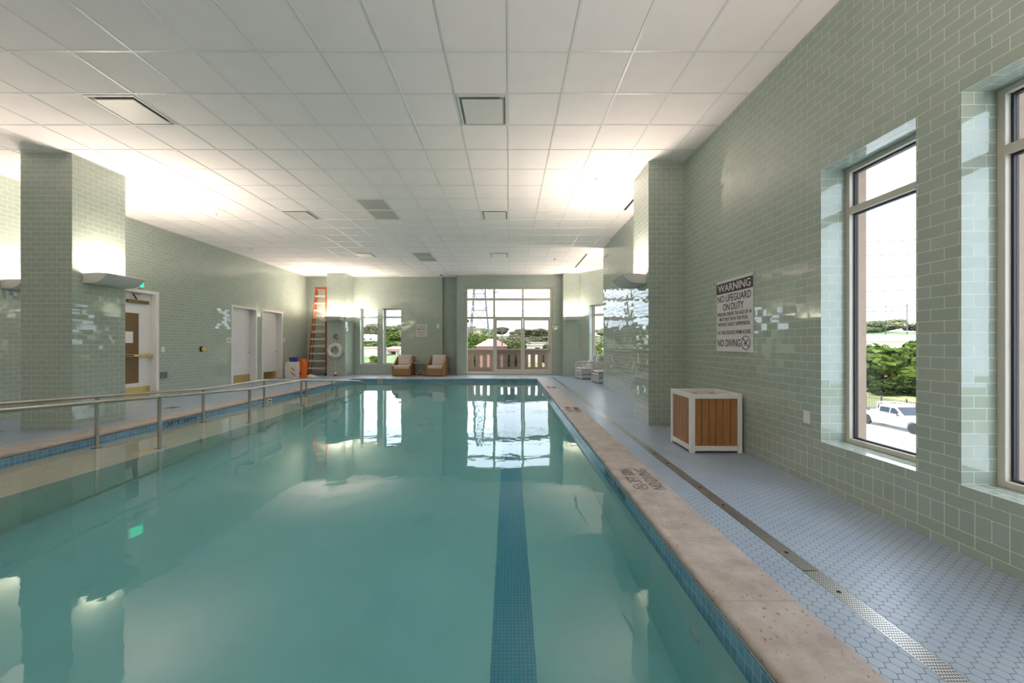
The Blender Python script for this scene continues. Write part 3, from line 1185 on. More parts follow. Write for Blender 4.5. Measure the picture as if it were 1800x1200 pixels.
# ------------------------------------------------------------------ signs and wall fittings
# warning sign on the right wall: text runs from far to near
sg = empty('warning_sign', (RX - 0.002, 4.897, 1.178), -PI / 2, 'white warning sign with maroon letters about no lifeguard on duty', 'sign')
SW, SH = 0.728, 0.905
B().box(0, SW, -0.006, 0, 0, SH).build('board', 'sign_white', sg)
X, Zu = (1, 0, 0), (0, 0, 1)
B().box(0.0, SW, -0.0075, -0.0055, 0.735, 0.868).build('header_band', 'sign_dark', sg)
b = B()
put_text(b, 'WARNING', (0.04, -0.0085, 0.756), X, Zu, SW - 0.08, 0.094)
b.build('header_lettering', 'sign_white', sg)
b = B()
put_text(b, 'NO LIFEGUARD', (0.025, -0.0065, 0.625), X, Zu, SW - 0.06, 0.088)
put_text(b, 'ON DUTY', (0.145, -0.0065, 0.515), X, Zu, 0.415, 0.088)
put_text(b, 'PERSONS UNDER THE AGE OF 14', (0.02, -0.0065, 0.447), X, Zu, SW - 0.05, 0.046)
put_text(b, 'MUST NOT BE IN THE POOL', (0.065, -0.0065, 0.384), X, Zu, SW - 0.15, 0.046)
put_text(b, 'WITHOUT ADULT SUPERVISION.', (0.03, -0.0065, 0.318), X, Zu, SW - 0.08, 0.046)
put_text(b, 'NO ONE SHOULD SWIM ALONE.', (0.025, -0.0065, 0.215), X, Zu, SW - 0.06, 0.046)
put_text(b, 'NO DIVING', (0.025, -0.0065, 0.06), X, Zu, 0.475, 0.092)
b.build('lettering', 'sign_dark', sg)
b = B()
no_dive(b, (0.60, -0.0065, 0.108), X, Zu, 0.082, 0.10)
b.build('no_diving_symbol', 'sign_dark', sg)

es = empty('emergency_sign', (at(732, 15.7), 15.70 - 0.002, 1.60), 0, 'small white emergency notice on the far wall above the round table', 'sign')
B().box(0, 0.44, -0.006, 0, 0, 0.51).build('board', 'sign_white', es)
b = B()
put_text(b, 'IN CASE OF', (0.04, -0.0075, 0.375), X, Zu, 0.36, 0.082)
put_text(b, 'EMERGENCY', (0.03, -0.0075, 0.265), X, Zu, 0.38, 0.082)
put_text(b, 'DIAL 911', (0.04, -0.0075, 0.135), X, Zu, 0.35, 0.095)
b.box(0.03, 0.40, -0.0075, -0.006, 0.085, 0.098)
b.box(0.03, 0.40, -0.0075, -0.006, 0.045, 0.058)
b.build('lettering', 'sign_dark', es)
o = B().box(-0.06, 0.06, -0.075, -0.002, -0.10, 0.10).build('wall_speaker', 'white_plastic', bevel=0.012)
o.location = (at(770, 15.7), 15.70, 2.02)
tag(o, 'small white box mounted on the far wall beside the recess', 'detector')

ex = empty('exit_sign', (LX + 0.02, 8.46, 2.575), 0, 'glowing green exit sign above the door behind the column', 'exit sign')
B().box(0, 0.05, -0.16, 0.16, 0, 0.20).build('housing', 'white_plastic', ex, bevel=0.006)
B().box(0.049, 0.053, -0.15, 0.15, 0.01, 0.19).build('face_panel', 'exit', ex)
b = B()
put_text(b, 'EXIT', (0.0545, -0.12, 0.035), (0, 1, 0), Zu, 0.24, 0.13)
b.build('lettering', 'exit_l', ex)


def wallbox(name, y, z, w_, h_, d, mat, label, cat, extra=None):
    r = empty(name, (LX + 0.001, y, z), PI / 2, label, cat)
    B().box(-w_ / 2, w_ / 2, -d, 0, -h_ / 2, h_ / 2).build('cover_plate', mat, r, bevel=0.003)
    if extra:
        extra(r)
    return r


def yl(px): return -8.54 * FPX / (px - 895)


def sw(r):
    B().box(-0.018, 0.018, -0.016, -0.006, -0.035, 0.035).build('rocker', 'white', r)


def ol(r):
    B().box(-0.075, -0.012, -0.05, -0.008, -0.075, 0.075).build('hinged_lid', 'grey', r, bevel=0.006)
    B().box(0.012, 0.075, -0.05, -0.008, -0.075, 0.075).build('hinged_lid', 'grey', r, bevel=0.006)


def kb(r):
    B().lathe([(0.05, -0.085), (0.055, -0.06), (0.03, -0.05), (0.03, -0.03)], (0, 0, 0), 16, 'y').build('push_button', 'yellow', r, smooth=40)


def rs(r):
    B().prism([(-0.035, 0.03), (0.035, 0.03), (0.018, -0.03), (-0.018, -0.03)], -0.0075, -0.005, 'xz').build('symbol', 'grey', r)


wallbox('light_switch', yl(286), 1.268 - 9 * yl(286) / FPX, 0.085, 0.13, 0.007, 'white_plastic', 'white light switch on the tiled wall beside the exit door', 'light switch', sw)
wallbox('wall_outlet', yl(287), 1.268 - 54 * yl(287) / FPX, 0.16, 0.16, 0.02, 'grey', 'grey covered outlet low on the wall beside the exit door', 'outlet', ol)
wallbox('emergency_button', yl(353.5), 1.268 - 8.5 * yl(353.5) / FPX, 0.10, 0.13, 0.03, 'dark', 'yellow emergency push button in a black box on the tiled wall', 'emergency button', kb)
wallbox('restroom_sign', yl(402.7), 1.268 + 7 * yl(402.7) / FPX, 0.20, 0.16, 0.006, 'sign_white', 'small white restroom plaque beside the nearer of the two plain doors', 'sign', rs)
wallbox('restroom_sign', yl(498.5), 1.268 + 7 * yl(498.5) / FPX, 0.20, 0.16, 0.006, 'sign_white', 'small white restroom plaque beside the farther of the two plain doors', 'sign', rs)
o = B().box(-0.038, 0.038, -0.006, 0, -0.058, 0.058).build('blank_cover_plate', 'white_plastic', bevel=0.002)
o.location = (RX - 0.001, 1792.5 / (1419 - 895), 1.268 - 128 * 3.42 / FPX)
o.rotation_euler = (0, 0, -PI / 2)
tag(o, 'small blank cover plate low on the tiled wall between planter and window', 'cover plate')

# ------------------------------------------------------------------ pool fittings
for Yc, lab in ((3.50, 'no diving depth marking engraved in the coping before the planter box'),
                (7.22, 'no diving depth marking engraved in the coping opposite the tiled column'),
                (10.9, 'no diving depth marking engraved in the coping near the far end')):
    b = B()
    R_, U_ = (0, 1, 0), (-1, 0, 0)
    put_text(b, 'NO DIVING', (PX1 + 0.345, Yc - 0.26, 0.0052), R_, U_, 0.52, 0.115, 0.0015, -0.006)
    put_text(b, '3FT 10IN', (PX1 + 0.19, Yc - 0.10, 0.0052), R_, U_, 0.36, 0.115, 0.0015, -0.006)
    no_dive(b, (PX1 + 0.135, Yc - 0.20, 0.0045), R_, U_, 0.062, 0.10)
    tag(b.build('depth_marking', 'ink'), lab, 'pool marking', 'engraved depth markings')


def band_text(body, o, r, w_, label):
    b = B()
    put_text(b, body, o, r, (0, 0, 1), w_, 0.062, 0.004)
    tag(b.build('depth_number', 'tileink'), label, 'pool marking', 'depth numbers in the waterline tiles')


band_text('3FT 0IN', (PX0 + 0.009, 6.30, -0.122), (0, 1, 0), 0.60, 'dark depth number in the waterline tiles beside the ramp, nearer one')
band_text('3FT 9IN', (PX0 + 0.009, 10.05, -0.122), (0, 1, 0), 0.60, 'dark depth number in the waterline tiles beside the ramp, farther one')
band_text('3FT 9IN', (at(714, 13.78), PY1 - 0.009, -0.122), (1, 0, 0), 0.52, 'dark depth number in the far tiles below the wicker chairs')
band_text('3FT 11IN', (at(879, 13.78), PY1 - 0.009, -0.122), (1, 0, 0), 0.60, 'dark depth number in the far tiles before the glazed wall')
band_text('3FT 10IN', (PX1 - 0.009, 3.95, -0.122), (0, -1, 0), 0.66, 'dark depth number in the tiles below the engraved coping')


def inlet(loc, rz, label):
    r = empty('water_level_plate', loc, rz, label, 'pool fitting', 'white waterline plates')
    B().box(-0.09, 0.09, -0.008, 0, -0.04, 0.04).build('plate', 'white_plastic', r, bevel=0.003)
    B().box(-0.055, 0.055, -0.0095, -0.0075, -0.015, 0.012).build('slot', 'dark', r)


inlet((PX0 + 0.009, 9.0, -0.095), PI / 2, 'white slotted plate in the waterline tiles beside the ramp')
inlet((at(668.5, 13.78), PY1 - 0.009, -0.095), 0, 'white slotted plate in the far waterline tiles')
for x, y, l in ((-1.54, 6.05, 'round white main drain on the pool floor, nearer one'), (-1.72, 7.6, 'round white main drain on the pool floor, farther one')):
    r = empty('main_drain', (x, y, DEPTH), 0, l, 'pool drain', 'pool floor drains')
    B().lathe([(0.15, 0.0), (0.15, 0.012), (0.12, 0.03), (0.06, 0.045), (0.0, 0.05)][:-1], (0, 0, 0), 28).build('drain_cover', 'white_plastic', r, smooth=40)
    B().lathe([(0.19, 0.0005), (0.19, 0.004)], (0, 0, 0), 28).build('drain_ring', 'white_plastic', r)
rj = empty('return_jet', (PX1 - 0.001, 2.05, -0.52), 0, 'round white water inlet on the pool wall under the near coping', 'pool fitting')
B().lathe([(0.045, 0.0), (0.045, -0.012), (0.03, -0.02), (0.014, -0.022)], (0, 0, 0), 20, 'x').build('flange', 'white_plastic', rj, smooth=40)

# trench drain
td = empty('trench_drain', (0, 0, 0), 0, 'long narrow perforated steel trench drain in the blue tiled deck', 'drain')
B().box(1.640, 1.644, -1.0, 14.4, -0.05, 0.001).build('channel_edge', 'steel', td)
B().box(1.731, 1.735, -1.0, 14.4, -0.05, 0.001).build('channel_edge', 'steel', td)
y = -1.0
gl_ = 1.027
n = 0
while y < 14.35:
    g = B().box(1.645, 1.730, y + 0.003, min(y + gl_, 14.4) - 0.003, -0.02, 0.0015).build('drain_grate', 'grate', td)
    for q in (0.18, gl_ - 0.18):
        if y + q < 14.3:
            B().lathe([(0.011, -0.01), (0.011, 0.003), (0.007, 0.004)], (1.6875, y + q, 0), 10).build('grate_screw', 'dark', g)
    y += gl_
fd = B().box(-0.10, 0.10, -0.10, 0.10, -0.02, 0.003).build('floor_drain', 'bronze', bevel=0.002)
fd.location = (-6.75, 7.45, 0.0)
tag(fd, 'square bronze floor drain in the deck behind the pool ramp', 'drain')
fd = B().lathe([(0.07, -0.01), (0.07, 0.003)], (0, 0, 0), 20).build('floor_drain', 'grey')
fd.location = (-7.45, 5.4, 0.0)
tag(fd, 'small round floor drain at the foot of the near tiled column', 'drain')


# ------------------------------------------------------------------ handrails
def ramp_z(y):
    pts = [(0.95, -0.05), (3.4, -0.165), (5.1, -0.26), (6.9, -0.37), (8.6, -0.37), (12.1, -0.74), (14, -0.95)]
    for (a, za), (c, zc) in zip(pts, pts[1:]):
        if a <= y <= c:
            return za + (zc - za) * (y - a) / (c - a)
    return -0.05


def rail_z(y):
    return ramp_z(y) + 0.81


def handrail(x, yend, label):
    r = empty('handrail', (x, 0, 0), 0, label, 'handrail', 'stainless pool handrails')
    pts = [(0, 1.3, -0.05), (0, 1.3, 0.55), (0, 1.36, 0.68), (0, 1.5, rail_z(1.5))]
    for y in (3.4, 5.1, 6.75, 6.9, 7.05, 8.45, 8.6, 8.75, yend - 0.25):
        pts.append((0, y, rail_z(y)))
    ze = rail_z(yend - 0.25)
    if x < -5:
        pts += [(0, yend - 0.08, ze - 0.03), (0, yend, ze - 0.11), (0, yend, ramp_z(min(yend, 12)))]
    else:
        pts += [(0, yend - 0.1, ze - 0.02), (0, yend + 0.28, ze - 0.13), (0, yend + 0.34, ze - 0.19), (0, yend + 0.34, -0.6)]
    B().tube(pts, 0.0215, 14).build('rail', 'steel', r, smooth=40)
    for y in (1.3, 3.35, 5.1, 6.87, 8.58, 10.35):
        if y == 1.3 or y > yend - 0.5:
            continue
        z = ramp_z(y)
        p = B().cyl((0, y, z), (0, y, rail_z(y) - 0.03), 0.0235, n=14)
        p.cyl((0, y, rail_z(y) - 0.035), (0, y, rail_z(y)), 0.011, n=8)
        po = p.build('post', 'steel', r, smooth=40)
        B().lathe([(0.058, z + 0.001), (0.058, z + 0.012), (0.026, z + 0.018)], (0, y, 0), 18).build('flange', 'steel', po, smooth=30)
    return r


handrail(-5.66, 11.9, 'stainless handrail along the ramp on the wall side')
handrail(-4.80, 12.05, 'stainless handrail along the ramp on the open water side')

# ------------------------------------------------------------------ planter box
PW, PD, PH = 0.60, 0.54, 0.69
pl = empty('planter_box', (2.41, 4.585, 0), 0, 'white framed wooden planter box on the deck under the warning sign', 'planter')
f = B()
p = 0.052
hx, hy = PW / 2, PD / 2
for sx in (-1, 1):
    for sy in (-1, 1):
        f.box(sx * hx, sx * (hx - p), sy * hy, sy * (hy - p), 0, PH)
for z0_, z1_ in ((0.028, 0.085), (PH - 0.055, PH)):
    for s in (-1, 1):
        f.box(-hx + p, hx - p, s * hy, s * (hy - 0.04), z0_, z1_)
        f.box(s * hx, s * (hx - 0.04), -hy + p, hy - p, z0_, z1_)
f.build('frame', 'white', pl, bevel=0.004)


def slats(n, a, c, mk):
    b = B()
    wd = (c - a) / n
    for i in range(n):
        mk(b, a + i * wd + 0.0025, a + (i + 1) * wd - 0.0025)
    return b


zA, zB = 0.085, PH - 0.055
slats(6, -hx + p, hx - p, lambda b, u, v: b.box(u, v, -hy + 0.012, -hy + 0.03, zA, zB)).build('slat_panel', 'wood', pl, bevel=0.003)
slats(6, -hx + p, hx - p, lambda b, u, v: b.box(u, v, hy - 0.03, hy - 0.012, zA, zB)).build('slat_panel', 'wood', pl, bevel=0.003)
slats(5, -hy + p, hy - p, lambda b, u, v: b.box(-hx + 0.012, -hx + 0.03, u, v, zA, zB)).build('slat_panel', 'wood', pl, bevel=0.003)
slats(5, -hy + p, hy - p, lambda b, u, v: b.box(hx - 0.03, hx - 0.012, u, v, zA, zB)).build('slat_panel', 'wood', pl, bevel=0.003)
b = B()
for s in (-1, 1):
    b.box(-hx + 0.04, hx - 0.04, s * (hy - 0.04), s * (hy - 0.046), 0.10, PH - 0.004)
    b.box(s * (hx - 0.04), s * (hx - 0.046), -hy + 0.046, hy - 0.046, 0.10, PH - 0.004)
b.box(-hx + 0.04, hx - 0.04, -hy + 0.04, hy - 0.04, 0.09, 0.10)
b.build('liner', 'white', pl)
b = B()
N = 14
vs = [((-hx + 0.047) + (PW - 0.094) * i / N, (-hy + 0.047) + (PD - 0.094) * j / N, PH - 0.055 + random.uniform(-0.006, 0.006)) for i in range(N + 1) for j in range(N + 1)]
b.add(vs, [(i * (N + 1) + j, (i + 1) * (N + 1) + j, (i + 1) * (N + 1) + j + 1, i * (N + 1) + j + 1) for i in range(N) for j in range(N)])
b.build('soil', 'soil', pl)

# ------------------------------------------------------------------ tan wicker lounge chairs and table
def tub_chair(x, y, rz, label):
    r = empty('wicker_lounge_chair', (x, y, 0), rz, label, 'chair', 'tan wicker chairs by the far wall')
    w2, d = 0.37, 0.80                      # front at y = -d/2
    y0, y1 = -d / 2, d / 2
    f = B()
    side = [(y0, 0.02), (y1 - 0.06, 0.02), (y1, 0.30), (y1 - 0.02, 0.76), (y1 - 0.10, 0.775), (y0 + 0.40, 0.60), (y0 + 0.12, 0.44), (y0, 0.415)]
    f.prism(side, -w2, -w2 + 0.055, 'yz')
    f.prism(side, w2 - 0.055, w2, 'yz')
    f.box(-w2 + 0.055, w2 - 0.055, y0 + 0.01, y0 + 0.05, 0.02, 0.30)
    f.prism([(y1 - 0.10, 0.03), (y1 - 0.05, 0.03), (y1 - 0.005, 0.30), (y1 - 0.025, 0.775), (y1 - 0.08, 0.775), (y1 - 0.10, 0.30)], -w2 + 0.055, w2 - 0.055, 'yz')
    f.box(-w2 + 0.055, w2 - 0.055, y0 + 0.05, y1 - 0.10, 0.24, 0.28)
    f.build('frame', 'wicker_t', r, bevel=0.014)
    B().box(-w2 + 0.06, w2 - 0.06, y0 + 0.01, y0 + 0.56, 0.285, 0.42).build('seat_cushion', 'cushion', r, bevel=0.035)
    b = B().pillow(0, 0, 0, 2 * w2 - 0.14, 0.17, 0.50, p=0.3)
    b.xf(Matrix.Translation((0, y1 - 0.235, 0.61)) @ Matrix.Rotation(-0.32, 4, 'X'))
    b.build('back_cushion', 'cushion', r, smooth=60)
    return r


tub_chair(-4.30, 15.16, 0.0, 'tan wicker lounge chair standing under the narrow window')
tub_chair(-2.93, 15.18, math.radians(-6), 'tan wicker lounge chair standing before the far recess')
tb_ = empty('round_table', (-3.59, 15.22, 0), 0, 'round tan side table between the two wicker lounge chairs', 'table')
B().lathe([(0.28, 0.485), (0.315, 0.495), (0.315, 0.515), (0.30, 0.522)], (0, 0, 0), 36).build('table_top', 'stone_top', tb_, smooth=30)
B().cyl((0, 0, 0.05), (0, 0, 0.487), 0.028, 0.024).build('pedestal', 'twig', tb_, smooth=40)
for k in range(4):
    a = PI / 4 + k * PI / 2
    B().tube([(0.02 * math.cos(a), 0.02 * math.sin(a), 0.27), (0.12 * math.cos(a), 0.12 * math.sin(a), 0.13), (0.25 * math.cos(a), 0.25 * math.sin(a), 0.018)], [0.018, 0.02, 0.018], 8).build('leg', 'twig', tb_, smooth=40)

# ------------------------------------------------------------------ white wicker armchairs
M['stripe_seat'] = make_stripes('striped_seat_cushion', (0.70, 0.70, 0.74), (0.045, 0.045, 0.10), 2, [(0.325, 0.345), (0.36, 0.366)])
M['stripe_pillow'] = make_stripes('striped_pillow', (0.70, 0.70, 0.75), (0.02, 0.02, 0.045), 0, [(-0.02, 0.012), (0.04, 0.052), (0.085, 0.135), (-0.09, -0.06)])


def wicker_chair(x, y, rz, label):
    """faces local -y"""
    r = empty('white_wicker_armchair', (x, y, 0), rz, label, 'chair', 'white wicker armchairs in the alcove')
    w2, y0, y1 = 0.39, -0.40, 0.40
    f = B()
    for s in (-1, 1):
        # arm loop and back post of each side
        f.tube([(s * w2, y0, 0.0), (s * w2, y0, 0.50), (s * w2, y0 + 0.03, 0.57), (s * w2, y0 + 0.10, 0.605), (s * w2, y1 - 0.12, 0.62), (s * (w2 - 0.01), y1, 0.66)], 0.022, 8)
        f.tube([(s * w2, y1 - 0.05, 0.0), (s * w2, y1, 0.45), (s * (w2 - 0.02), y1 + 0.07, 0.80)], 0.022, 8)
        f.tube([(s * w2, y0, 0.05), (s * w2, y1 - 0.05, 0.05)], 0.016, 8)
        f.tube([(s * w2, y0, 0.30), (s * w2, y1 - 0.02, 0.30)], 0.014, 8)
    f.tube([(-w2 + 0.02, y1 + 0.07, 0.80), (-0.2, y1 + 0.09, 0.86), (0.2, y1 + 0.09, 0.86), (w2 - 0.02, y1 + 0.07, 0.80)], 0.022, 8)
    f.tube([(-w2, y0, 0.05), (w2, y0, 0.05)], 0.016, 8)
    f.tube([(-w2, y0, 0.28), (w2, y0, 0.28)], 0.018, 8)
    f.box(-w2, w2, y0, y1, 0.255, 0.285)
    f.build('frame', 'wicker_w', r, smooth=40)
    for s in (-1, 1):
        b = B()
        for z_ in (0.10, 0.20, 0.36, 0.46):
            b.box(s * w2 - 0.006, s * w2 + 0.006, y0 + 0.01, y1 - 0.02, z_, z_ + 0.035)
        for k in range(14):
            yy = y0 + 0.05 + k * 0.053
            b.bar((s * w2, yy, 0.05), (s * w2, yy + 0.03, 0.60), 0.012, 0.008, up=(1, 0, 0))
        b.build('side_weave', 'wicker_w', r)
    b = B()
    for z_ in (0.08, 0.135, 0.19):
        b.box(-w2, w2, y0 - 0.006, y0 + 0.006, z_, z_ + 0.034)
    for k in range(12):
        xx = -w2 + 0.04 + k * 0.064
        b.box(xx, xx + 0.014, y0 - 0.009, y0 + 0.009, 0.05, 0.28)
    b.build('front_weave', 'wicker_w', r)
    b = B()
    for k in range(10):
        z_ = 0.30 + k * 0.055
        yy = y1 + (z_ - 0.45) * 0.2 if z_ > 0.45 else y1 - 0.02
        b.box(-w2 + 0.02, w2 - 0.02, yy - 0.006, yy + 0.006, z_, z_ + 0.034)
    for k in range(11):
        xx = -w2 + 0.05 + k * 0.068
        b.bar((xx, y1 - 0.02, 0.28), (xx, y1 + 0.08, 0.84), 0.014, 0.008, up=(0, 1, 0))
    b.build('back_weave', 'wicker_w', r)
    B().box(-w2 + 0.03, w2 - 0.03, y0 + 0.01, y1 - 0.05, 0.286, 0.40).build('seat_cushion', 'stripe_seat', r, bevel=0.03)
    return r


CH = [(2.97, 13.86, math.radians(-84), 'white wicker armchair with a striped pillow, nearer the far column'),
      (3.25, 12.35, math.radians(-88), 'white wicker armchair partly hidden by the end of the tiled wall')]
for x, y, a, l in CH:
    wicker_chair(x, y, a, l)
for (x, y, a, l), nm in zip(CH, ('farther', 'nearer')):
    m = Matrix.Translation((x, y, 0)) @ Matrix.Rotation(a, 4, 'Z')
    b = B().pillow(0, 0, 0, 0.52, 0.16, 0.48)
    o = b.build('throw_pillow', 'stripe_pillow', smooth=60)
    o.matrix_world = m @ Matrix.Translation((0.02, 0.26, 0.69)) @ Matrix.Rotation(math.radians(-18), 4, 'X')
    tag(o, 'navy striped pillow leaning in the back of the %s white wicker armchair' % nm, 'pillow')
    if nm == 'farther':
        o = B().pillow(0, 0, 0, 0.40, 0.14, 0.34).build('throw_pillow', 'cush_w', smooth=60)
        o.matrix_world = m @ Matrix.Translation((-0.08, 0.07, 0.565)) @ Matrix.Rotation(math.radians(-30), 4, 'X')
        tag(o, 'plain pale pillow in front of the striped pillow on the farther armchair', 'pillow')

# ------------------------------------------------------------------ ladder
ld = empty('step_ladder', (-7.80, 15.02, 0), 0, 'tall orange fibreglass step ladder folded against the corner', 'ladder')
LH = 3.60


def lx(z): return 0.375 - (0.375 - 0.205) * z / LH


def ly(z): return 0.05 + 0.34 * z / LH


for s in (-1, 1):
    b = B()
    b.bar((s * lx(0.03), ly(0.03), 0.03), (s * lx(LH), ly(LH), LH), 0.03, 0.085, up=(0, 1, 0))
    b.build('side_rail', 'orange', ld, bevel=0.004)
    b = B()
    b.bar((s * (lx(0.03) - 0.05), ly(0.03) + 0.14, 0.03), (s * (lx(LH) - 0.03), ly(LH) + 0.05, LH - 0.1), 0.026, 0.05, up=(0, 1, 0))
    b.build('rear_rail', 'orange', ld, bevel=0.003)
    B().box(s * 0.335, s * 0.41, -0.01, 0.11, 0, 0.10).build('foot', 'rubber', ld, bevel=0.008)
    B().box(s * 0.29, s * 0.345, 0.16, 0.23, 0, 0.06).build('foot', 'rubber', ld, bevel=0.008)
for k in range(11):
    z = 0.30 + k * 0.2955
    B().box(-lx(z) + 0.012, lx(z) - 0.012, ly(z) - 0.055, ly(z) + 0.05, z - 0.03, z + 0.03).build('step', 'alu', ld, bevel=0.004)
b = B()
for k in range(5):
    z = 0.6 + k * 0.62
    b.box(-lx(z) + 0.05, lx(z) - 0.05, ly(z) + 0.10, ly(z) + 0.115, z, z + 0.03)
b.build('rear_brace', 'alu', ld)
B().box(-0.225, 0.225, ly(LH) - 0.06, ly(LH) + 0.10, LH - 0.03, LH + 0.035).build('top_cap', 'orange', ld, bevel=0.006)

# ------------------------------------------------------------------ life ring, rope and float
lr = empty('life_ring', (at(589.4, 14.82), 14.88, 1.02), 0, 'white ring buoy hanging on the far tiled column', 'life ring')
B().torus((0, -0.075, 0), 0.225, 0.075, 'y', 48, 16, 0.85).build('ring', 'ring', lr, smooth=60)
for k in range(4):
    b = B()
    a0 = PI / 4 + k * PI / 2
    pts = []
    for q in range(7):
        a = a0 + (q / 6) * PI / 2
        R = 0.305 + 0.03 * math.sin(PI * q / 6)
        pts.append((R * math.cos(a), -0.08, R * math.sin(a)))
    b.tube(pts, 0.008, 6)
    b.build('grab_rope', 'rope', lr, smooth=60)
for k in range(4):
    a = PI / 4 + k * PI / 2
    b = B().torus((0, 0, 0), 0.081, 0.008, 'y', 20, 6, 3.0)
    b.xf(Matrix.Translation((0.225 * math.cos(a), -0.075, 0.225 * math.sin(a))) @ Matrix.Rotation(-a, 4, 'Y') @ Matrix.Rotation(PI / 2, 4, 'X'))
    b.build('band', 'white_plastic', lr, smooth=60)
hb = empty('ring_hook', (at(589.4, 14.82), 14.879, 1.56), 0, 'metal hook with a coil of white rope above the ring buoy', 'hook')
b = B().box(-0.05, 0.05, -0.012, 0, -0.07, 0.09)
b.tube([(0, 0, 0.03), (0, -0.10, 0.02), (0, -0.12, 0.05)], 0.012, 8)
b.build('bracket', 'chrome', hb)
b = B()
for k in range(3):
    b.torus((0.0, -0.05 - k * 0.018, 0.02 - k * 0.015), 0.07, 0.008, 'y', 20, 6)
b.build('coil', 'grey', hb, smooth=60)
rr = empty('throw_rope', (at(589.4, 14.82), 14.80, 0), 0, 'white throw rope hanging below the ring buoy to a red float', 'rope')
b = B().tube([(0, -0.075, 1.50), (-0.06, -0.15, 1.38), (-0.04, -0.17, 1.26), (0.0, -0.12, 1.05), (0.01, -0.06, 0.7), (0.02, -0.03, 0.14)], 0.009, 6)
b.tube([(0, -0.075, 1.50), (0.07, -0.14, 1.36), (0.11, -0.16, 1.24)], 0.009, 6)
b.build('line', 'rope', rr, smooth=60)
B().lathe([(0.02, 0.0), (0.055, 0.02), (0.062, 0.06), (0.058, 0.09)], (0.02, -0.03, 0), 18).build('float', 'red', rr, smooth=50)
B().lathe([(0.058, 0.09), (0.05, 0.13), (0.025, 0.155), (0.008, 0.16)], (0.02, -0.03, 0), 18).build('float_top', 'white_plastic', rr, smooth=50)

# ------------------------------------------------------------------ sacks in the corner
def sack(name, x, y, w_, d_, h_, mat, rz, label, cat, flare=0.0):
    r = empty(name, (x, y, 0), rz, label, cat)
    N, K = 16, 9
    vs, fs = [], []
    for j in range(K):
        t = j / (K - 1)
        bul = 1 + 0.08 * math.sin(PI * t) + flare * t
        for i in range(N):
            a = 2 * PI * i / N
            cx, sy = math.cos(a), math.sin(a)
            q = 1 / max(abs(cx), abs(sy)) ** 0.75
            vs.append((cx * q * w_ / 2 * bul * random.uniform(0.96, 1.03), sy * q * d_ / 2 * bul * random.uniform(0.95, 1.04), h_ * t * (1 + (0.03 * math.sin(3 * a) if t > 0.9 else 0))))
    for j in range(K - 1):
        for i in range(N):
            fs.append((j * N + i, j * N + (i + 1) % N, (j + 1) * N + (i + 1) % N, (j + 1) * N + i))
    fs.append(tuple(reversed(range(N))))
    fs.append(tuple(range((K - 1) * N, K * N)))
    B().add(vs, fs).build('sack', mat, r, smooth=50)
    return r


s1 = sack('white_sack', at(515.5, 13.75), 13.72, 0.40, 0.30, 0.62, 'bag_w', 0.1, 'crumpled white sack standing on the deck before the corner', 'sack')
b = B()
for a, c in (((0.04, 0.42), (0.12, 0.30)), ((0.02, 0.25), (0.07, 0.16)), ((0.10, 0.20), (0.15, 0.10))):
    b.bar((a[0], -0.168, a[1]), (c[0], -0.168, c[1]), 0.03, 0.006, up=(0, 1, 0))
b.build('print', 'red', s1)
s2 = sack('orange_sack', at(530.5, 13.95), 13.98, 0.25, 0.24, 0.70, 'bag_o', -0.1, 'bright orange sack standing beside the white sack', 'sack')
B().lathe([(0.05, -0.150), (0.05, -0.138)], (0.01, 0, 0.19), 20, 'y').build('print', 'dark', s2)
B().lathe([(0.028, -0.153), (0.028, -0.149)], (0.01, 0, 0.19), 16, 'y').build('print_center', 'blue', s2)
bt = empty('blue_tub', (at(516.5, 13.72), 13.72, 0.625), 0.1, 'blue plastic tub lying on top of the white sack', 'tub')
B().prism([(-0.11, 0), (0.11, 0), (0.13, 0.14), (-0.13, 0.14)], -0.09, 0.09, 'xz').build('tub', 'blue', bt, bevel=0.01)
B().box(-0.14, 0.14, -0.10, 0.10, 0.14, 0.165).build('lid', 'blue', bt, bevel=0.006)
b = B()
N = 10
vs = [((i / N - 0.5) * 0.42, (j / N - 0.5) * 0.32, 0.02 + 0.09 * max(0, (1 - (2 * i / N - 1) ** 2) * (1 - (2 * j / N - 1) ** 2)) * random.uniform(0.6, 1.2)) for i in range(N + 1) for j in range(N + 1)]
b.add(vs, [(i * (N + 1) + j, (i + 1) * (N + 1) + j, (i + 1) * (N + 1) + j + 1, i * (N + 1) + j + 1) for i in range(N) for j in range(N)])
b.box(-0.2, 0.2, -0.15, 0.15, 0.0, 0.021)
o = b.build('folded_cloth', 'bag_w', smooth=60)
o.location = (at(546, 14.35), 14.35, 0)
tag(o, 'flat pile of pale cloth lying at the foot of the ladder', 'cloth')

# ------------------------------------------------------------------ balcony outside the glazed wall
GZ = -5.63
structure(B().box(-3.2, 3.2, 15.76, 17.2, -0.32, -0.03).build('balcony_floor', 'precast'))
ops = []
for c in (-1.26 * 2 - 0.013, -1.27, -0.013, 1.245, 2.50):
    for k in (-1, 0, 1):
        ops.append((c + k * 0.322 - 0.058 + 3.2, c + k * 0.322 + 0.058 + 3.2, 0.23, 0.80))
ops = [o for o in ops if o[0] > 0.1 and o[1] < 6.3]
wall('balcony_wall', (-3.2, 16.92), 0, 6.4, 1.0, ops, 0, 0.16, 'precast', -0.03)
b = B().box(-3.2, 3.2, 16.87, 17.13, 1.0, 1.07)
structure(b.build('trim_5', 'coat'))
b = B()
for z_ in (0.12, 0.16, 0.86, 0.90):
    b.box(-3.2, 3.2, 16.905, 16.925, z_, z_ + 0.02)
structure(b.build('trim_6', 'precast'))

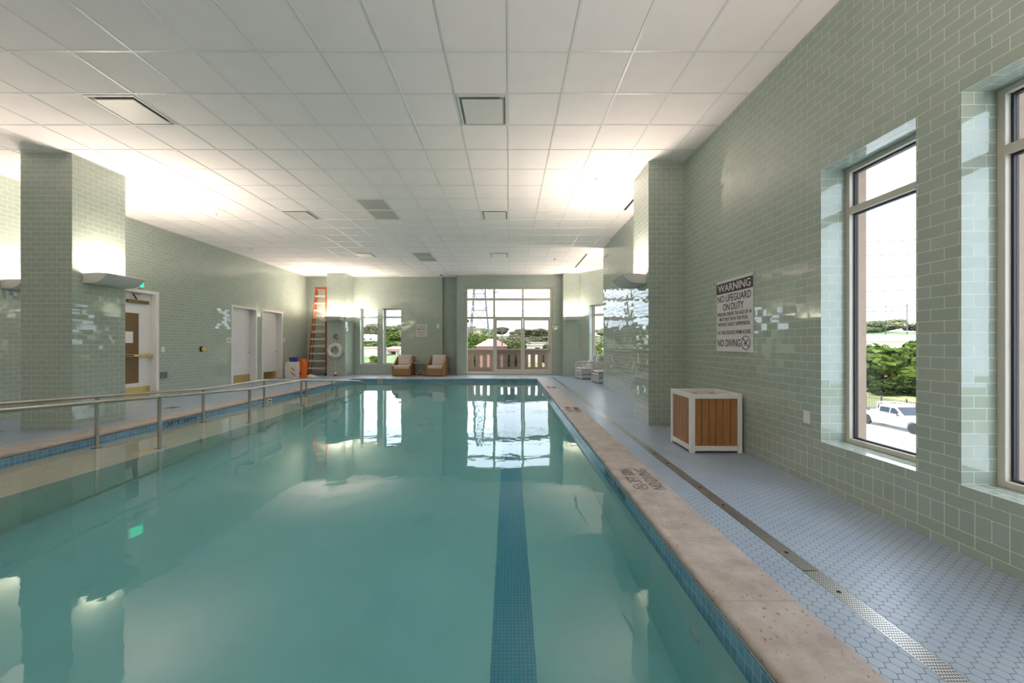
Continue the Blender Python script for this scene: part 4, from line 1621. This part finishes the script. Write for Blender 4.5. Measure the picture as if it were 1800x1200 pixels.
# ------------------------------------------------------------------ outside
M['grass'] = make_ground('lawn', [(0.3, (0.16, 0.19, 0.055)), (0.55, (0.27, 0.27, 0.10)), (0.75, (0.38, 0.33, 0.16))], 0.35)
M['concrete'] = make_ground('concrete_paving', [(0.3, (0.50, 0.49, 0.47)), (0.7, (0.58, 0.57, 0.55))], 0.8)
M['hill'] = make_ground('wooded_hill', [(0.3, (0.05, 0.08, 0.03)), (0.5, (0.10, 0.14, 0.05)), (0.7, (0.18, 0.21, 0.09))], 0.12)
M['leaf_a'] = make_leaf('leaf_bright', (0.025, 0.045, 0.010), (0.075, 0.115, 0.022), (0.16, 0.205, 0.045))
M['leaf_b'] = make_leaf('leaf_mid_hazed', (0.08, 0.10, 0.045), (0.16, 0.185, 0.09), (0.25, 0.27, 0.14))  # tones lifted so the leaf colour carries the haze over far trees
M['leaf_c'] = make_leaf('leaf_olive_hazed', (0.13, 0.135, 0.075), (0.22, 0.22, 0.13), (0.31, 0.31, 0.19))  # greyed and lightened, distance haze put into the leaf colour
M['leaf_d'] = make_leaf('leaf_shade_dark', (0.012, 0.02, 0.006), (0.035, 0.052, 0.014), (0.08, 0.10, 0.03))  # darkened leaf copy, holds the deep shade beneath the trees
M['bark'] = plain('tree_bark', (0.12, 0.09, 0.06), 0.9, var=0.3)
M['iron'] = plain('dark_iron', (0.04, 0.04, 0.04), 0.6)
M['tower'] = plain('galvanised_steel', (0.075, 0.072, 0.075), 0.6, 0.0)
M['stucco_p'] = plain('pink_stucco', (0.56, 0.38, 0.32), 0.9, var=0.04)
M['stucco_c'] = plain('cream_stucco', (0.62, 0.54, 0.46), 0.9, var=0.04)
M['redroof'] = plain('red_tile_roof', (0.34, 0.19, 0.16), 0.8, var=0.1, scale=20)
M['paleroof'] = plain('pale_metal_roof', (0.62, 0.58, 0.56), 0.6)
M['brickred'] = plain('red_brick', (0.20, 0.10, 0.075), 0.9, var=0.12)
M['winglass'] = plain('dark_window', (0.02, 0.025, 0.035), 0.25, spec=0.25)
M['carwhite'] = plain('white_car_paint', (0.78, 0.78, 0.78), 0.22, var=0.01)
M['carred'] = plain('red_car_paint', (0.40, 0.03, 0.04), 0.25)
M['tyre'] = plain('tyre_rubber', (0.015, 0.014, 0.013), 0.8)
M['rim'] = plain('alloy_rim', (0.60, 0.58, 0.55), 0.3, 0.8)
M['logored'] = plain('logo_red', (0.48, 0.03, 0.05), 0.4)

structure(B().box(-320, 420, -60, 420, GZ - 0.5, GZ).build('ground', 'grass'))
structure(B().box(5, 36.2, -40, 75, GZ, GZ + 0.03).build('parking_ground', 'concrete'))
structure(B().box(-75, -20, 148, 170, GZ, GZ + 0.03).build('road', 'concrete'))


def terrain(rad):
    return GZ + max(0.0, rad - 150.0) * 0.082 if rad < 340 else GZ + 190 * 0.082


b = B()
NA, NR = 60, 10
vs, fs = [], []
for i in range(NA + 1):
    a = math.radians(-55 + 145 * i / NA)
    for j in range(NR + 1):
        rad = 150 + 190 * j / NR
        z = terrain(rad) - 0.05 + (0.0 if j < 2 else 1.2 * math.sin(i * 0.9 + j) * j / NR)
        vs.append((rad * math.sin(a), rad * math.cos(a), z))
for i in range(NA):
    for j in range(NR):
        fs.append((i * (NR + 1) + j, i * (NR + 1) + j + 1, (i + 1) * (NR + 1) + j + 1, (i + 1) * (NR + 1) + j))
structure(b.add(vs, fs).build('hill', 'hill', smooth=60))


def crown_mesh(seed, lumps, n, size, mat):
    rnd = random.Random(seed)
    L = []
    for k in range(lumps):
        a = rnd.uniform(0, 2 * PI)
        q = rnd.uniform(0.15, 0.62)
        L.append((q * math.cos(a), q * math.sin(a), rnd.uniform(-0.55, 0.55), rnd.uniform(0.34, 0.52)))
    b = B()
    for k in range(n):
        c = L[k % lumps]
        d = Vector((rnd.gauss(0, 1), rnd.gauss(0, 1), rnd.gauss(0, 1))).normalized()
        rad = c[3] * (rnd.uniform(0.55, 1.0) ** 0.5)
        p = Vector(c[:3]) + d * rad
        u = Vector((rnd.gauss(0, 1), rnd.gauss(0, 1), rnd.gauss(0, 1))).normalized()
        w_ = u.cross(d)
        if w_.length < 0.05:
            continue
        w_.normalize()
        u = w_.cross(d + u * 0.6).normalized()
        s = size * rnd.uniform(0.6, 1.3)
        b.add([p - u * s - w_ * s * 0.6, p + u * s - w_ * s * 0.6, p + u * s + w_ * s * 0.6, p - u * s + w_ * s * 0.6], [(0, 1, 2, 3)])
    o = b.build('crown', mat)
    return o.data, o


CROWN = []
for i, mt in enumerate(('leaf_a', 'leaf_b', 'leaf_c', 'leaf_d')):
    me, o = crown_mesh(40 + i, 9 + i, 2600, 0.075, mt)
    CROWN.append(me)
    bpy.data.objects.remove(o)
b = B().tube([(0, 0, -0.05), (0.03, 0.02, 0.4), (0.0, 0.0, 0.75), (0.05, 0, 1.1)], [0.045, 0.035, 0.028, 0.015], 8)
b.tube([(0, 0, 0.55), (0.15, 0.05, 0.85), (0.25, 0.1, 1.05)], [0.022, 0.016, 0.01], 6)
b.tube([(0, 0, 0.6), (-0.14, 0.06, 0.9), (-0.2, 0.08, 1.05)], [0.02, 0.016, 0.01], 6)
_t = b.build('trunk', 'bark', smooth=50)
TRUNK = _t.data
bpy.data.objects.remove(_t)


def tree(x, y, h, w_, kind, label, group=None, z=None, low=0.18, name='tree'):
    zb = terrain(math.hypot(x, y)) if z is None else z
    r = empty(name, (x, y, zb), random.uniform(0, 6.28), label, 'tree', group)
    c = bpy.data.objects.new('crown', CROWN[kind])
    COL.objects.link(c)
    c.parent = r
    ch = h * (1 - low)
    c.location = (0, 0, h * low + ch / 2)
    c.scale = (w_ / 2 / 0.95, w_ / 2 / 0.95, ch / 2 / 0.95)
    t = bpy.data.objects.new('trunk', TRUNK)
    COL.objects.link(t)
    t.parent = r
    t.scale = (h * 0.5, h * 0.5, h * 0.55)
    return r


# big trees past the fence by the car park
random.seed(11)
for i, (x, y, h, w_, k, l) in enumerate([
    (54.0, 53.5, 7.2, 10.5, 0, 'big bright green tree behind the white pickup truck'),
    (62.5, 55.0, 7.6, 10.0, 0, 'bright green tree beside the big one, behind the pickup front'),
    (49.0, 58.0, 6.8, 9.0, 0, 'green tree behind the pickup bed, past the iron fence'),
    (70.0, 61.0, 8.3, 10.0, 0, 'green tree at the edge of the pier, behind the bright trees'),
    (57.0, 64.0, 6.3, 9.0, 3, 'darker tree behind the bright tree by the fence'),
    (44.5, 66.0, 6.5, 9.0, 2, 'olive tree at the far end of the iron fence'),
    (66.0, 44.0, 7.5, 9.5, 0, 'bright tree past the iron fence, ahead of the pickup'),
    (66.0, 26.0, 7.0, 9.5, 0, 'bright tree past the iron fence, level with the near window'),
    (74.0, 16.0, 7.8, 10.0, 1, 'olive tree past the iron fence, far from the pickup'),
    (62.0, 6.0, 6.8, 9.0, 0, 'bright tree past the near end of the iron fence'),
    (84.0, 27.0, 8.2, 11.0, 2, 'tall olive tree behind the row past the iron fence'),
    (72.0, 35.0, 7.5, 9.5, 0, 'green tree past the iron fence, far ahead of the pickup'),
]):
    tree(x, y, h, w_, k, l, 'trees behind the iron fence', low=0.04)
# shrubs under the trees, leaf colour darkened to give the deep shade there
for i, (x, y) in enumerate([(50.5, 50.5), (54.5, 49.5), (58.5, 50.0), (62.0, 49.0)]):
    tree(x, y, 2.3, 4.6, 3, 'low shrub darkened as deep shade in the row under the bright trees', 'shrubs under the trees', low=0.0, name='shrub')

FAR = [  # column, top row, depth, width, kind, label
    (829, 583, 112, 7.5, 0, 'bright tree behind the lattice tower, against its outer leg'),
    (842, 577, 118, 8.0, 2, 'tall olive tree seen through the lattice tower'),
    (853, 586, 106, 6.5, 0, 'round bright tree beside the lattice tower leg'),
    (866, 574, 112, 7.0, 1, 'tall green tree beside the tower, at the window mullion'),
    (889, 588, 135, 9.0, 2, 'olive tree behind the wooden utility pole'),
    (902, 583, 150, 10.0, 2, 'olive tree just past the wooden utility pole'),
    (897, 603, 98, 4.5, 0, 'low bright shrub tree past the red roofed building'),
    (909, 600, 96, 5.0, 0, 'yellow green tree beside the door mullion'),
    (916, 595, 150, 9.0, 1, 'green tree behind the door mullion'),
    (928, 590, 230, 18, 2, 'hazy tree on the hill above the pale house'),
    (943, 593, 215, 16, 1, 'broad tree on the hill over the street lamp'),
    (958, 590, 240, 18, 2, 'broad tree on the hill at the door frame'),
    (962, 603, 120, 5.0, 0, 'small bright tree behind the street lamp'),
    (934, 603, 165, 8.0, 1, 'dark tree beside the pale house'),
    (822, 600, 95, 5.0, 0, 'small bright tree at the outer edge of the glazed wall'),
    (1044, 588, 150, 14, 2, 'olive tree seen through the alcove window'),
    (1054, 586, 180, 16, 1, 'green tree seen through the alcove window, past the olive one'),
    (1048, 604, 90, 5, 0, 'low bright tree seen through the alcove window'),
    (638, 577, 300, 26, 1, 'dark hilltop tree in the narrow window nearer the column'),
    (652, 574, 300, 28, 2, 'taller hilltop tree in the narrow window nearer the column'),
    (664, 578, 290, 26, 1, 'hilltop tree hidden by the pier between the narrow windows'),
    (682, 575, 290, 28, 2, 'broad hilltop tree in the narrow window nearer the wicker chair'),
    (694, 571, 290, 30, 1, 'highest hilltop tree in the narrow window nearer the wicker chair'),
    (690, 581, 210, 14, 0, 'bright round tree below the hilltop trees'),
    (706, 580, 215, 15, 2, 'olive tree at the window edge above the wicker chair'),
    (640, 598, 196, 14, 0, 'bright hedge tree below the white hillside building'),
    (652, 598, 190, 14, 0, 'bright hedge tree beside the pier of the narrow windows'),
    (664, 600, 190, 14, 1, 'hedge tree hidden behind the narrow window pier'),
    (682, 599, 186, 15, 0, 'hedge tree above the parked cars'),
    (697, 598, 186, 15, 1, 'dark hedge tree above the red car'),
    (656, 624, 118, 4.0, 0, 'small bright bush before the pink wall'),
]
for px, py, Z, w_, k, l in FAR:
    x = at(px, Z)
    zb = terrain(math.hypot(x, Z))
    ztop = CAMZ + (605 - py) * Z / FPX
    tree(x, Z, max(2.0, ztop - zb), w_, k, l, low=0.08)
# distant skyline trees round the hill
ri = random.Random(5)
n = 0
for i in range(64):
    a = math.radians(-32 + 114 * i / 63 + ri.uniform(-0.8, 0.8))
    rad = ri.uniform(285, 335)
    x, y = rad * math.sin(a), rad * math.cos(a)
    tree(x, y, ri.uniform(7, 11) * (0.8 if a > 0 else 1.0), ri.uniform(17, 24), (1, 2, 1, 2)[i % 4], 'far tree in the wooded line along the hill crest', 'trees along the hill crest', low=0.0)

# iron fence by the car park
fn = empty('iron_fence', (38.5, 0, GZ), 0, 'dark iron picket fence between the car park and the grass', 'fence')
for k in range(26):
    y = 12 + k * 2.4
    B().box(-0.05, 0.05, y - 0.05, y + 0.05, 0, 1.6).build('post', 'iron', fn)
b = B()
b.box(-0.015, 0.015, 12, 72, 0.15, 0.19)
b.box(-0.015, 0.015, 12, 72, 1.22, 1.26)
b.build('rail', 'iron', fn)
b = B()
y = 12.12
while y < 72:
    b.box(-0.02, 0.02, y - 0.02, y + 0.02, 0.05, 1.42)
    y += 0.165
b.build('picket_panel', 'iron', fn)


# pickup truck
def truck(x, y, rz):
    r = empty('pickup_truck', (x, y, GZ + 0.03), rz, 'white crew cab pickup truck parked by the iron fence', 'truck')
    # local: front towards -y, x across
    hw = 0.98

    def arch(c, n=9, R=0.50, zc=0.42):
        return [(c + R * math.cos(PI * k / n), zc + R * math.sin(PI * k / n)) for k in range(n + 1)]
    fy, ry = -1.875, 1.875
    low = [(2.85, 0.50), (2.85, 1.22), (0.95, 1.22), (0.95, 1.24), (-1.05, 1.20), (-1.3, 1.17), (-2.65, 1.08), (-2.86, 0.98), (-2.90, 0.45), (-2.40, 0.38)]
    poly = [(-2.40, 0.42)] + arch(fy)[::-1] + [(-1.33, 0.36), (1.33, 0.36)] + arch(ry)[::-1] + [(2.40, 0.45), (2.85, 0.50), (2.88, 1.22), (-1.05, 1.20), (-1.3, 1.17), (-2.65, 1.08), (-2.86, 0.98), (-2.90, 0.45)]
    B().prism(poly, -hw, hw, 'yz').build('body', 'carwhite', r, bevel=0.03)
    cab = B()
    bot = [(-1.25, 1.17), (0.95, 1.22)]
    z0_, z1_ = 1.18, 1.90
    vs = [(-hw + 0.03, -1.25, z0_), (hw - 0.03, -1.25, z0_), (hw - 0.03, 0.98, z0_), (-hw + 0.03, 0.98, z0_),
          (-hw + 0.20, -0.42, z1_ - 0.02), (hw - 0.20, -0.42, z1_ - 0.02), (hw - 0.20, 0.82, z1_), (-hw + 0.20, 0.82, z1_)]
    cab.add(vs, [(3, 2, 1, 0), (4, 5, 6, 7), (0, 1, 5, 4), (1, 2, 6, 5), (2, 3, 7, 6), (3, 0, 4, 7)])
    cab.build('cab', 'carwhite', r, bevel=0.05)

    def sidew(s, pts):
        q = []
        for yy, zz in pts:
            t = (zz - z0_) / (z1_ - z0_)
            q.append((s * (hw - 0.03 - 0.17 * t + 0.006), yy, zz))
        return q
    for s in (-1, 1):
        for pts in ([(-0.92, 1.27), (-0.12, 1.29), (-0.12, 1.74), (-0.42, 1.74), (-0.62, 1.60)], [(-0.06, 1.29), (0.72, 1.31), (0.78, 1.62), (0.70, 1.74), (-0.06, 1.74)]):
            q = sidew(s, pts)
            q2 = [(p_[0] - s * 0.02, p_[1], p_[2]) for p_ in q]
            n_ = len(q)
            B().add(q + q2, [tuple(range(n_)) if s > 0 else tuple(reversed(range(n_)))] + [(i, (i + 1) % n_, n_ + (i + 1) % n_, n_ + i) for i in range(n_)]).build('side_window', 'winglass', r)
        m = B().box(s * (hw + 0.02), s * (hw + 0.22), -0.98, -0.86, 1.20, 1.40)
        m.build('mirror', 'tyre', r, bevel=0.03)
        B().box(s * (hw + 0.05), s * (hw + 0.20), -1.0, -0.978, 1.30, 1.41).build('mirror_cap', 'carwhite', r)
        for yy in (-0.16, 0.62):
            B().box(s * hw, s * (hw + 0.03), yy, yy + 0.16, 1.05, 1.09).build('door_handle', 'chrome', r)
        b = B()
        for yy in (-1.08, -0.09, 0.96):
            b.box(s * (hw - 0.002), s * (hw + 0.002), yy, yy + 0.012, 0.45, 1.18)
        b.build('door_seam', 'grey', r)
        for yy in (fy, ry):
            wh = B()
            wh.lathe([(0.24, s * (hw - 0.24)), (0.37, s * (hw - 0.24)), (0.40, s * (hw - 0.20)), (0.40, s * (hw - 0.04)), (0.37, s * hw), (0.24, s * hw)], (0, yy, 0.40), 28, 'x')
            wo = wh.build('wheel', 'tyre', r, smooth=40)
            rm = B().lathe([(0.05, s * (hw - 0.03)), (0.24, s * (hw - 0.05)), (0.25, s * (hw - 0.005)), (0.22, s * (hw - 0.005)), (0.21, s * (hw - 0.03))][:3], (0, yy, 0.40), 24, 'x')
            for k in range(6):
                a = k * PI / 3
                rm.bar((s * (hw - 0.015), yy, 0.40), (s * (hw - 0.015), yy + 0.225 * math.cos(a), 0.40 + 0.225 * math.sin(a)), 0.05, 0.02, up=(1, 0, 0))
            rm.build('rim', 'rim', wo)
    wsq = B()
    wsq.add([(-hw + 0.12, -1.14, 1.27), (hw - 0.12, -1.14, 1.27), (hw - 0.24, -0.50, 1.83), (-hw + 0.24, -0.50, 1.83)], [(0, 1, 2, 3)])
    wsq.add([(-hw + 0.12, -1.165, 1.285), (hw - 0.12, -1.165, 1.285), (hw - 0.24, -0.525, 1.845), (-hw + 0.24, -0.525, 1.845)], [(0, 1, 2, 3)])
    wsq.build('windshield', 'winglass', r)
    B().box(-hw + 0.14, hw - 0.14, 0.97, 0.985, 1.30, 1.74).build('rear_window', 'winglass', r)
    B().box(-hw + 0.10, hw - 0.10, 1.6, 2.75, 1.221, 1.26).build('bed_cover', 'tyre', r)
    B().box(-hw + 0.06, hw - 0.06, 1.02, 1.55, 1.21, 1.36).build('tool_box', 'carwhite', r, bevel=0.02)
    for s in (-1, 1):
        b = B()
        b.tube([(s * 0.86, 1.02, 1.22), (s * 0.82, 1.0, 2.06)], 0.035, 8)
        b.tube([(s * 0.72, -0.42, 1.86), (s * 0.72, -0.42, 2.06)], 0.03, 8)
        b.tube([(s * 0.74, 1.03, 2.04), (s * 0.74, -0.48, 2.02)], 0.035, 8)
        b.build('rack_rail', 'carwhite', r)
    b = B()
    b.tube([(-0.82, 1.0, 2.04), (0.82, 1.0, 2.04)], 0.035, 8)
    b.tube([(-0.74, -0.42, 2.03), (0.74, -0.42, 2.03)], 0.03, 8)
    b.build('rack_crossbar', 'carwhite', r)
    b = B().box(-hw, hw, -2.95, -2.86, 0.40, 0.62)
    b.build('bumper', 'chrome', r, bevel=0.03)
    B().box(-0.62, 0.62, -2.92, -2.87, 0.66, 0.96).build('grille', 'tyre', r)
    for s in (-1, 1):
        B().box(s * 0.64, s * 0.94, -2.91, -2.84, 0.76, 0.95).build('headlight', 'chrome', r, bevel=0.02)
        B().box(s * 0.80, s * 0.97, 2.86, 2.90, 0.85, 1.20).build('tail_light', 'logored', r)
    B().box(-0.7, 0.7, 2.86, 2.98, 0.45, 0.62).build('rear_bumper', 'chrome', r, bevel=0.02)
    # door logo on the side facing the building (-x): reads from back to front
    lg = B()
    y_a, y_b, za, zb = -0.16, -0.80, 0.70, 0.98
    xx = -hw - 0.004
    lg.box(xx, xx + 0.006, y_b, y_a, za, za + 0.035); lg.box(xx, xx + 0.006, y_b, y_a, zb - 0.035, zb)
    lg.box(xx, xx + 0.006, y_b, y_b + 0.035, za, zb); lg.box(xx, xx + 0.006, y_a - 0.035, y_a, za, zb)
    put_text(lg, 'RtO', (xx - 0.001, y_a - 0.06, za + 0.06), (0, -1, 0), (0, 0, 1), 0.52, 0.16, 0.006)
    lg.build('door_logo', 'logored', r)
    return r


truck(31.85, 30.3, 0)


def car(x, y, rz, mat, label):
    r = empty('parked_car', (x, y, GZ + 0.03), rz, label, 'car', 'cars parked by the pink building')
    prof = [(-2.2, 0.3), (2.2, 0.3), (2.25, 0.8), (1.9, 0.95), (1.2, 1.0), (0.6, 1.42), (-0.9, 1.45), (-1.7, 1.0), (-2.2, 0.9)]
    B().prism(prof, -0.88, 0.88, 'xz').build('body', mat, r, bevel=0.05)
    for s in (-1, 1):
        B().prism([(1.05, 1.02), (0.56, 1.36), (-0.85, 1.38), (-1.45, 1.02)], s * 0.885, s * 0.87, 'xz').build('side_window', 'winglass', r)
        for xx in (-1.35, 1.35):
            B().lathe([(0.2, s * 0.66), (0.33, s * 0.66), (0.33, s * 0.89), (0.2, s * 0.89)], (xx, 0, 0.33), 18, 'y').build('wheel', 'tyre', r)
    return r


car(at(685, 160), 160, 0.1, 'carwhite', 'white parked car before the pink building')
car(at(696, 161), 161, 0.0, 'carred', 'red parked car before the pink building')


# buildings
def building(x0, x1, y0, y1, h, wallm, roofm, label, wins=(), z=GZ, hip=0.0, over=0.4):
    r = empty('building', ((x0 + x1) / 2, (y0 + y1) / 2, z), 0, label, 'building')
    hx_, hy_ = (x1 - x0) / 2, (y1 - y0) / 2
    B().box(-hx_, hx_, -hy_, hy_, 0, h).build('wall', wallm, r)
    b = B()
    if hip:
        k = min(hx_, hy_) * 0.75
        vs = [(-hx_ - over, -hy_ - over, h), (hx_ + over, -hy_ - over, h), (hx_ + over, hy_ + over, h), (-hx_ - over, hy_ + over, h),
              (-hx_ + k, -hy_ + k, h + hip), (hx_ - k, -hy_ + k, h + hip), (hx_ - k, hy_ - k, h + hip), (-hx_ + k, hy_ - k, h + hip)]
        b.add(vs, [(3, 2, 1, 0), (4, 5, 6, 7), (0, 1, 5, 4), (1, 2, 6, 5), (2, 3, 7, 6), (3, 0, 4, 7)])
    else:
        b.box(-hx_ - over, hx_ + over, -hy_ - over, hy_ + over, h, h + 0.35)
    b.build('roof', roofm, r)
    for (u, za, w_, hh) in wins:
        B().box(u - w_ / 2, u + w_ / 2, -hy_ - 0.06, -hy_ + 0.05, za, za + hh).build('window', 'winglass', r)
        if len(wins) > 4:
            pass
    return r


building(at(837, 92), at(891, 92), 92, 104, 6.4, 'brickred', 'redroof', 'low brick building with a red roof beyond the lattice tower',
         [(-2.3, 4.2, 1.2, 1.3), (0.0, 4.2, 1.2, 1.3), (2.3, 4.2, 1.2, 1.3)], hip=1.9)
building(at(927, 140), at(957, 140), 140, 149, 6.6, 'stucco_c', 'paleroof', 'pale low house beyond the balcony door', [(0.6, 4.5, 1.8, 1.2)])
building(at(919, 190), at(966, 190), 190, 200, 4.5, 'stucco_c', 'paleroof', 'long pale roofed house in the trees', [(0, 2, 1.4, 1.2)], z=terrain(190))
building(at(632, 158), at(664, 158), 158, 168, 5.4, 'stucco_p', 'paleroof', 'plain pink stucco building seen in the narrow window by the column', [(-2.6, 0.6, 1.2, 2.2)])
b_ = building(at(675, 172), at(706, 172), 172, 182, 4.9, 'stucco_c', 'redroof', 'pale building with a red roofed porch behind the parked cars', [(0.4, 0.8, 2.2, 2.6)], hip=1.0)
for s in (-1, 1):
    B().box(0.4 + s * 1.9 - 0.2, 0.4 + s * 1.9 + 0.2, -7.2, -6.8, 0, 3.8).build('porch_column', 'stucco_p', b_)
B().box(-2.2, 3.0, -7.5, -5, 3.8, 4.6).build('porch_roof', 'redroof', b_)
building(at(634, 235), at(658, 235), 235, 245, 4.6, 'white', 'paleroof', 'white hillside building above the hedge trees', [(-2, 1.5, 1.2, 1.0), (2, 1.5, 1.2, 1.0)], z=terrain(250))
building(78, 104, 84, 98, 7.6, 'stucco_c', 'paleroof', 'long pale warehouse behind the bright trees',
         [(-8, 5.2, 0.9, 0.8), (-4, 5.2, 0.9, 0.8), (0.5, 5.2, 1.4, 0.8), (3.5, 5.2, 0.9, 0.8)], hip=1.6)
building(at(1040, 120), at(1075, 120), 120, 130, 5.2, 'stucco_c', 'paleroof', 'cream building seen through the alcove window', [(-2, 2.6, 1.6, 1.8), (1.5, 2.6, 1.6, 1.8)])

# lattice tower
tw = empty('lattice_tower', (at(843, 150), 150, GZ), 0, 'grey steel lattice power tower beyond the glazed wall', 'tower')
prof = [(0, 4.9), (6, 4.3), (13, 3.55), (21, 2.75), (27, 2.35), (33, 2.1), (39, 1.7), (45, 1.0)]


def tw_hw(z):
    for (a, wa), (c, wc) in zip(prof, prof[1:]):
        if a <= z <= c:
            return wa + (wc - wa) * (z - a) / (c - a)
    return 1.0


for sx in (-1, 1):
    for sy in (-1, 1):
        B().tube([(sx * w_, sy * w_, z) for z, w_ in prof], 0.24, 6).build('leg', 'tower', tw)
b = B()
for (za, wa), (zb, wb) in zip(prof, prof[1:]):
    for s in (-1, 1):
        for e in (-1, 1):
            b.tube([(-wa * e, s * wa, za), (wb * e, s * wb, zb)], 0.12, 5)
            b.tube([(s * wa, -wa * e, za), (s * wb, wb * e, zb)], 0.12, 5)
        b.tube([(-wb, s * wb, zb), (wb, s * wb, zb)], 0.12, 5)
        b.tube([(s * wb, -wb, zb), (s * wb, wb, zb)], 0.12, 5)
b.build('bracing', 'tower', tw)
for z in (27.5, 33.5, 39.5):
    b = B()
    for s in (-1, 1):
        w_ = tw_hw(z)
        b.tube([(-8, 0, z + 0.3), (-w_, s * w_, z), (w_, s * w_, z), (8, 0, z + 0.3)], 0.10, 5)
        b.tube([(-8, 0, z + 0.3), (-w_, s * w_, z + 1.6), (w_, s * w_, z + 1.6), (8, 0, z + 0.3)], 0.08, 5)
    b.build('cross_arm', 'tower', tw)
# power lines strung from the tower across the view
for i, z in enumerate((41.2, 36.2, 28.2, 23.2, 17.6, 15.9)):
    pts = []
    for k in range(25):
        x = -130 + k * 16
        pts.append((x, 150 - 0.10 * (x + 20), z - 3.6 + 0.00016 * (x - 60) ** 2))
    o = B().tube(pts, 0.13, 5).build('power_line', 'iron')
    tag(o, 'dark overhead power line crossing the sky beyond the windows', 'power line', 'overhead power lines')


def pole(x, y, h, label, arms=(), r0=0.16, mat='bark', name='utility_pole', cat='pole'):
    r = empty(name, (x, y, terrain(math.hypot(x, y))), 0, label, cat)
    B().cyl((0, 0, 0), (0, 0, h), r0, r0 * 0.75, 10).build('pole', mat, r)
    for z, L in arms:
        B().box(-L / 2, L / 2, -0.06, 0.06, z - 0.06, z + 0.06).build('cross_arm', mat, r)
    return r


p1 = pole(at(882.5, 60), 60, 9.75, 'dark wooden utility pole with a transformer, beyond the balcony', [(9.2, 1.6)], 0.13)
B().cyl((0.26, -0.05, 8.9), (0.26, -0.05, 9.6), 0.14, n=12).build('transformer', 'tower', p1)
pole(at(1594.5, 160), 160, 17.5, 'tall thin steel pole with three cross arms past the trees', [(15.8, 3.2), (14.0, 3.2), (12.2, 3.2)], 0.22, 'tower')
pole(at(1557, 200), 200, 20.5, 'distant pole with one long cross arm above the warehouse', [(19.2, 6.0)], 0.2, 'iron')
sl = pole(at(960.5, 70), 70, 7.5, 'dark street lamp beyond the balcony door', (), 0.07, 'iron', 'street_lamp', 'street lamp')
b = B().box(-0.35, 0.35, -0.15, 0.15, 7.45, 7.6)
b.build('lamp_head', 'iron', sl)

bpy.context.view_layer.update()
